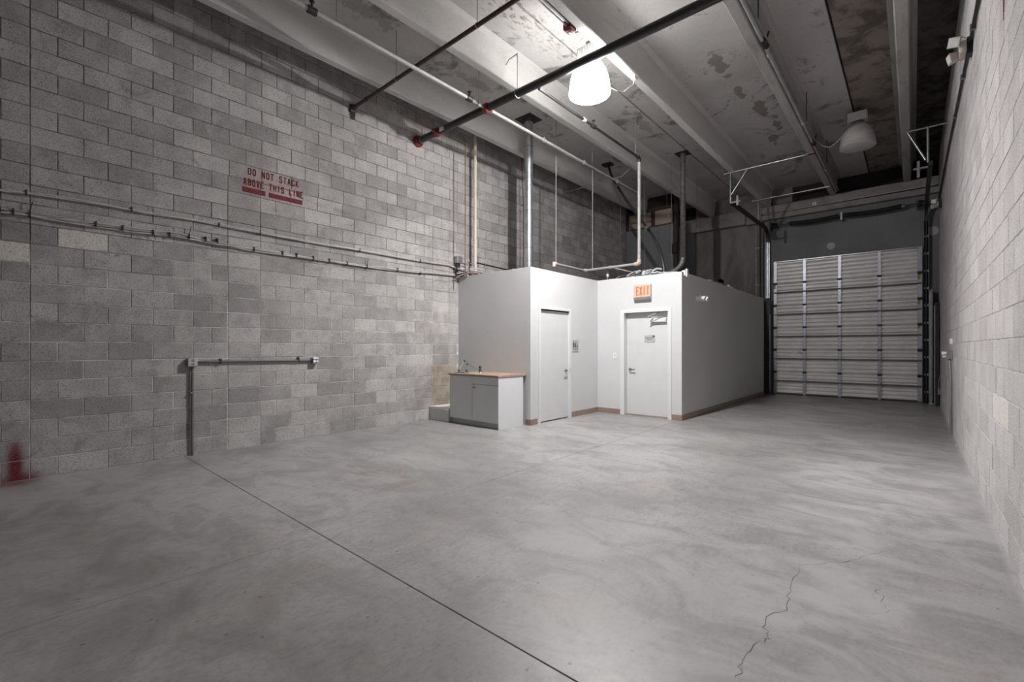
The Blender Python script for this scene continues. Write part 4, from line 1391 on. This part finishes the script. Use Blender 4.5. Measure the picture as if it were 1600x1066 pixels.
# debris on the cabin roof
rc = root('roof_cable_coil', (-4.2, 8.75, 2.78), 'coil of grey flexible duct heaped on the cabin edge above the exit sign', 'cable coil')
random.seed(21)
for k in range(7):
    cx, cy = -4.35 + .09 * k + random.uniform(-.03, .03), 8.66 + random.uniform(-.05, .08)
    rr = random.uniform(.07, .14)
    tl_ = random.uniform(.2, 1.0)
    pts = [(cx + rr * math.cos(a), cy + .5 * rr * math.sin(a), 2.80 + .05 * (1 + math.sin(a * 1.0 + tl_)) + .03 * random.random()) for a in [2 * PI * i / 14 for i in range(13)]]
    part('cable_loop', MB().tube(pts, .017, 7), M['insul'], rc)
part('cable_tail', MB().tube([(-4.05, 8.7, 2.82), (-3.8, 8.72, 2.84), (-3.55, 8.68, 2.80), (-3.4, 8.66, 2.79)], .028, 8), M['insul'], rc)
part('cable_tail', MB().tube([(-4.75, 8.62, 2.76), (-4.6, 8.62, 2.84), (-4.42, 8.62, 2.86)], .012, 8), M['wpipe'], rc)
part('fitting', MB().lathe([(0, .10), (.03, .09), (.045, .04), (.045, 0)], (-4.05, 8.60, 2.80), 12), M['insul'], rc)
solo('white_bracket', MB().box(-3.26, -3.19, 8.52, 8.66, 2.70, 2.80, .006).box(-3.20, -3.17, 8.55, 8.63, 2.68, 2.83, .004), M['white_pl'], (-3.2, 8.6, 2.75),
     'small white bracket clipped over the cabin corner', 'bracket')
ps_ = MB()
random.seed(4)
nx, ny = 4, 9
vs = [(-3.5 + .26 * i / (nx - 1), 10.1 + 1.3 * j / (ny - 1), 2.775 + random.uniform(0, .06) * (1 if 0 < i < nx - 1 else .6)) for j in range(ny) for i in range(nx)]
ps_.add(vs, [(j * nx + i, j * nx + i + 1, (j + 1) * nx + i + 1, (j + 1) * nx + i) for j in range(ny - 1) for i in range(nx - 1)])
pp = solo('plastic_sheet', ps_, M['insul'], (-3.4, 10.7, 2.77), 'crumpled grey plastic sheet lying on the cabin roof edge', 'sheet')
sm_ = pp.modifiers.new('thickness', 'SOLIDIFY')
sm_.thickness = .006
solo('foam_scrap', MB().lathe([(0, .09), (.03, .08), (.05, .05), (.045, 0)], (-3.32, 11.6, 2.768), 10).lathe([(0, .06), (.04, .05), (.05, 0)], (-3.32, 11.85, 2.768), 10), M['insul'], (-3.32, 11.6, 2.768),
     'two lumps of grey foam on the far cabin roof edge', 'foam')
rs = root('roof_stub', (-4.95, 8.75, 2.7), 'short pale vent stub poking above the inner cabin corner', 'vent')
part('stub_tube', MB().cyl((-4.95, 8.75, 2.69), (-4.95, 8.75, 2.92), .016, 10), M['galv_d'], rs)
part('stub_cap', MB().cyl((-4.95, 8.75, 2.88), (-4.95, 8.75, 2.94), .028, 12), M['white_pl'], rs)

# thin ceiling wires left hanging over the cabin
for i, (x0, y0, zb) in enumerate(((-5.85, 11.0, 3.75), (-4.95, 10.55, 2.9), (-4.62, 11.1, 3.3), (-4.50, 11.1, 3.2), (-4.40, 12.6, 3.6))):
    solo('ceiling_wire', MB().tube([(x0, y0, zb), (x0 + .01, y0, (zb + ZD) / 2), (x0 - .015, y0, ZD)], .004, 6), M['wire'], (x0, y0, zb),
         ['thin wire hanging nearest the block wall over the cabin', 'thin long wire beside the white drop pipe', 'left one of the two close thin wires before the plywood',
          'right one of the two close thin wires before the plywood', 'thin wire hanging behind the dull vent pipe'][i], 'wire', 'wires hanging from the ceiling')

# pink string across the stems
solo('pink_string', MB().tube([(-4.64, 6.48, 5.64), (-4.2, 6.35, 5.59), (-3.7, 6.2, 5.60), (-3.29, 6.08, 5.66)], .004, 6), M['pink'], (-4.3, 6.4, 5.6), 'thin pink string slung between two stems by the lit lamp', 'string')

# conduit on the third stem with red box
cb = root('ceiling_conduit', (-3.26, 4, 5.47), 'grey conduit along the stem ending in a red box near the lit lamp', 'conduit')
part('conduit', MB().cyl((-3.275, -1.5, 5.47), (-3.275, 4.80, 5.47), .017, 10).cyl((-3.30, -1.5, 5.44), (-3.30, 4.80, 5.44), .010, 8), M['galv_d'], cb)
rb = part('red_box', MB().box(-3.36, -3.24, 4.80, 4.93, 5.41, 5.53, .012), M['red'], cb)
part('box_cover', MB().box(-3.34, -3.26, 4.82, 4.91, 5.40, 5.41, .004), M['red'], rb)
part('box_lug', MB().cyl((-3.29, 4.86, 5.375), (-3.29, 4.86, 5.40), .02, 8).cyl((-3.25, 4.93, 5.40), (-3.25, 4.98, 5.43), .012, 8), M['white_pl'], rb)

# conduit along the fourth stem
c4 = root('ceiling_conduit', (-1.49, 8, 5.41), 'paired conduits along the grey stem feeding the unlit lamp', 'conduit')
part('conduit', MB().cyl((-1.50, -1.5, 5.42), (-1.50, 14.5, 5.42), .020, 10), M['wpipe'], c4)
part('conduit', MB().cyl((-1.455, -1.5, 5.44), (-1.455, 14.5, 5.44), .016, 10), M['steel'], c4)
for yy in (6.8, 10.75):
    part('coupling', MB().cyl((-1.49, yy - .09, 5.425), (-1.49, yy + .09, 5.425), .04, 12).cyl((-1.47, yy, 5.46), (-1.44, yy, 5.56), .012, 8), M['dark'], c4)
for yy in (7.1, 9.7, 12.6):
    part('conduit_joint', MB().cyl((-1.50, yy - .04, 5.42), (-1.50, yy + .04, 5.42), .030, 12), M['wpipe'], c4)
for yy in (6.25, 9.65, 12.2):
    part('hanger_rod', MB().cyl((-1.44, yy, 5.43), (-1.44, yy, ZD), .007, 8), M['dark'], c4)

# ------------------------------------------------------------------ services on the left wall
XS = XL + .03
tb = root('surface_conduit', (XS, 1.66, 0), 'grey conduit with an outlet box rising from the floor, arm reaching right', 'conduit')
part('outlet_box', MB().box(XL, XL + .075, 1.595, 1.705, 1.12, 1.225, .008), M['galv_d'], tb)
fp = part('face_plate', MB().box(XL + .075, XL + .08, 1.60, 1.70, 1.125, 1.22, .003), M['galv'], tb)
for z in (1.15, 1.195):
    part('socket', MB().cyl((XL + .08, 1.65, z), (XL + .083, 1.65, z), .017, 14), M['steel'], fp)
part('riser', MB().cyl((XS, 1.655, 0), (XS, 1.655, 1.12), .015, 12), M['conduit'], tb)
part('arm', MB().tube([(XS, 1.705, 1.18), (XS, 2.4, 1.172), (XS, 3.18, 1.165)], .015, 12), M['conduit'], tb)
for yy in (1.97, 2.98):
    part('strap', MB().box(XL, XL + .05, yy - .008, yy + .008, 1.15, 1.215), M['dark'], tb)
part('strap', MB().box(XL, XL + .05, 1.63, 1.68, .78, .80), M['steel'], tb)
ob = root('outlet_box', (XL, 3.22, 1.16), 'small square outlet box at the right end of the conduit arm', 'outlet')
part('box', MB().box(XL, XL + .075, 3.175, 3.265, 1.115, 1.205, .006), M['galv_d'], ob)
part('face_plate', MB().box(XL + .075, XL + .08, 3.18, 3.222, 1.12, 1.158, .003).box(XL + .075, XL + .08, 3.226, 3.262, 1.12, 1.158, .003).box(XL + .075, XL + .08, 3.18, 3.222, 1.163, 1.2, .003).box(XL + .075, XL + .08, 3.226, 3.262, 1.163, 1.2, .003), M['galv'], ob)


def wavy(pts, n, amp, seed):
    random.seed(seed)
    out = []
    for i in range(len(pts) - 1):
        for k in range(n):
            t = k / n
            out.append((XL + .03 + random.uniform(-.006, .012), pts[i][0] + (pts[i + 1][0] - pts[i][0]) * t,
                        pts[i][1] + (pts[i + 1][1] - pts[i][1]) * t + random.uniform(-amp, amp)))
    out.append((XL + .03, *pts[-1]))
    return out


uc = root('cable_run', (XL, 2, 2.95), 'upper thin pair of pale cables strung along the block wall', 'cables', 'cable runs on the block wall')
UP = [(-1.2, 2.94), (.04, 2.925), (.22, 2.945), (.84, 2.965), (1.2, 2.955), (1.66, 2.972), (2.4, 2.955), (3.1, 2.945), (3.97, 2.952), (5.0, 2.945), (5.9, 2.962), (6.15, 2.92)]
part('cable', MB().tube(wavy(UP, 3, .002, 1), .0085, 6), M['cable'], uc)
part('cable', MB().tube(wavy([(a, z + .012) for a, z in UP], 3, .006, 2), .007, 6), M['cable'], uc)
for yy, z in ((.22, 2.95), (1.06, 2.965), (1.95, 2.968), (2.45, 2.955), (3.97, 2.95), (5.2, 2.95)):
    part('cable_tie', MB().box(XL + .004, XL + .05, yy - .006, yy + .006, z - .02, z + .03), M['tie'], uc)
lc = root('cable_run', (XL, 2, 2.73), 'lower thick bundle of pale cables strung along the block wall', 'cables', 'cable runs on the block wall')
LO = [(-1.2, 2.745), (.04, 2.735), (.25, 2.728), (.65, 2.735), (1.06, 2.738), (1.52, 2.755), (1.95, 2.715), (2.4, 2.72), (3.1, 2.71), (3.74, 2.708), (4.7, 2.728), (5.9, 2.79), (6.15, 2.80)]
for s in range(5):
    random.seed(30 + s)
    o1 = random.uniform(-.016, .016)
    pts = [(a, z + o1 + (random.uniform(-.022, .022) if 0 < i < len(LO) - 1 and a < 3 else random.uniform(-.008, .008))) for i, (a, z) in enumerate(LO)]
    part('cable', MB().tube(wavy(pts, 3, .004, 40 + s), .0085, 6), M['cable'] if s % 2 else M['wpipe'], lc)
for i, yy in enumerate((.04, .13, .245, .75, .98, 1.26, 1.42, 1.62, 1.80, 1.93, 2.37, 2.75, 2.95, 3.2, 3.45, 3.75, 4.1, 4.7, 5.2)):
    z = [q[1] for q in LO if q[0] <= yy][-1]
    tb_ = MB().box(XL + .004, XL + .055, yy - .007, yy + .007, z - .03, z + .03)
    if i in (2, 5, 7, 16):
        tb_.tube([(XL + .04, yy, z + .02), (XL + .05, yy + .02, z + (.13 if i != 5 else -.09))], .004, 5)
    part('cable_tie', tb_, M['tie'], lc)

# ------------------------------------------------------------------ right wall services
XQ = XR
ro = root('surface_conduit', (XQ, 9.94, 0), 'grey outlet box with a conduit down the pale right wall', 'conduit')
part('outlet_box', MB().box(XQ - .07, XQ, 9.86, 9.99, 1.18, 1.31, .006), M['galv_d'], ro)
part('plug', MB().cyl((XQ - .075, 9.92, 1.265), (XQ - .13, 9.92, 1.265), .03, 12).cyl((XQ - .075, 9.94, 1.22), (XQ - .12, 9.94, 1.22), .028, 12), M['white_pl'], ro)
part('riser', MB().tube([(XQ - .035, 9.92, 1.18), (XQ - .03, 9.88, 1.0), (XQ - .025, 9.85, .8), (XQ - .022, 9.85, 0)], .017, 10), M['steel'], ro)
wb_ = root('sensor_box', (XQ, 9.9, 1.45), 'small white box just above the right wall outlet', 'box')
part('box', MB().box(XQ - .04, XQ, 9.86, 9.95, 1.41, 1.50, .006), M['white_pl'], wb_)
part('lens', MB().cyl((XQ - .043, 9.905, 1.45), (XQ - .04, 9.905, 1.45), .018, 12), M['steel'], wb_)
rcn = root('wall_conduit', (XQ, 8, 4.5), 'dark conduit high along the right wall linking the emergency lights', 'conduit')
part('conduit', MB().tube([(XQ - .02, 3.5, 4.50), (XQ - .02, 5.9, 4.53), (XQ - .02, 6.8, 4.54), (XQ - .02, 10.9, 4.72), (XQ - .02, 14.2, 4.80), (XQ - .02, 14.9, 4.80)], .016, 10), M['dark'], rcn)
for yy, z in ((5.7, 4.525), (6.4, 4.537), (7.6, 4.575), (9.0, 4.637), (12.0, 4.747)):
    part('strap', MB().box(XQ - .045, XQ, yy - .012, yy + .012, z - .03, z + .03), M['steel'], rcn)


def wall_twin(loc, label, s):
    r = root('emergency_light', loc, label, 'emergency light', 'emergency lights')
    x, y, z = loc
    part('back_box', MB().box(x - .045, x, y - .06, y + .06, z - .08, z + .10, .008), M['dark'], r)
    part('housing', MB().box(x - .10 * s, x - .045, y - .10, y + .10, z - .07 * s, z + .06 * s, .015), M['cream_pl'], r)
    for i, q in enumerate((-.10, .09)):
        b = MB()
        hh = .05 * s
        c = Vector((x - .135 * s, y + q, z + (.055 if i == 0 else -.015)))
        d = Vector((-.25, -1, -.35)) if i == 0 else Vector((-1, -.2, -.25))
        d.normalize()
        u = d.cross(Vector((.25, 0, 1))).normalized()
        v = u.cross(d)
        cor = lambda a, h: [c + d * a + u * sy * h + v * sz * h for sy, sz in ((-1, -1), (1, -1), (1, 1), (-1, 1))]
        vs = cor(-.055, hh * .55) + cor(.035, hh) + cor(.042, hh * .95)
        fs = [(0, 3, 2, 1), (8, 9, 10, 11)] + [(k + 4 * l, (k + 1) % 4 + 4 * l, (k + 1) % 4 + 4 * l + 4, k + 4 * l + 4) for k in range(4) for l in range(2)]
        h = part('lamp_head', b.add(vs, fs), M['cream_pl'], r)
        part('lens', MB().add(cor(.043, hh * .88) + cor(.047, hh * .82), [(0, 1, 2, 3), (4, 7, 6, 5)] + [(k, (k + 1) % 4, (k + 1) % 4 + 4, k + 4) for k in range(4)]), M['em_head'], h)
    part('wire_lead', MB().tube([(x - .05, y - .05, z + .09), (x - .08, y - .06, z + .115), (x - .11, y - .08, z + .09)], .006, 6), M['white_pl'], r)
    return r
wall_twin((XQ - .002, 6.75, 4.50), 'twin head emergency light high on the near right wall', 1.0)
wall_twin((XQ - .002, 13.6, 4.48), 'twin head emergency light at the far end of the right wall', .9)
solo('red_paint_mark', MB().ext([(4.56, 3.60), (4.62, 3.95), (4.47, 3.95)], lambda a, b, d: (XR - d, a, b), -.001, .003), M['stencil'], (XR, 4.5, 3.8),
     'red painted mark high on the near right wall', 'paint mark')
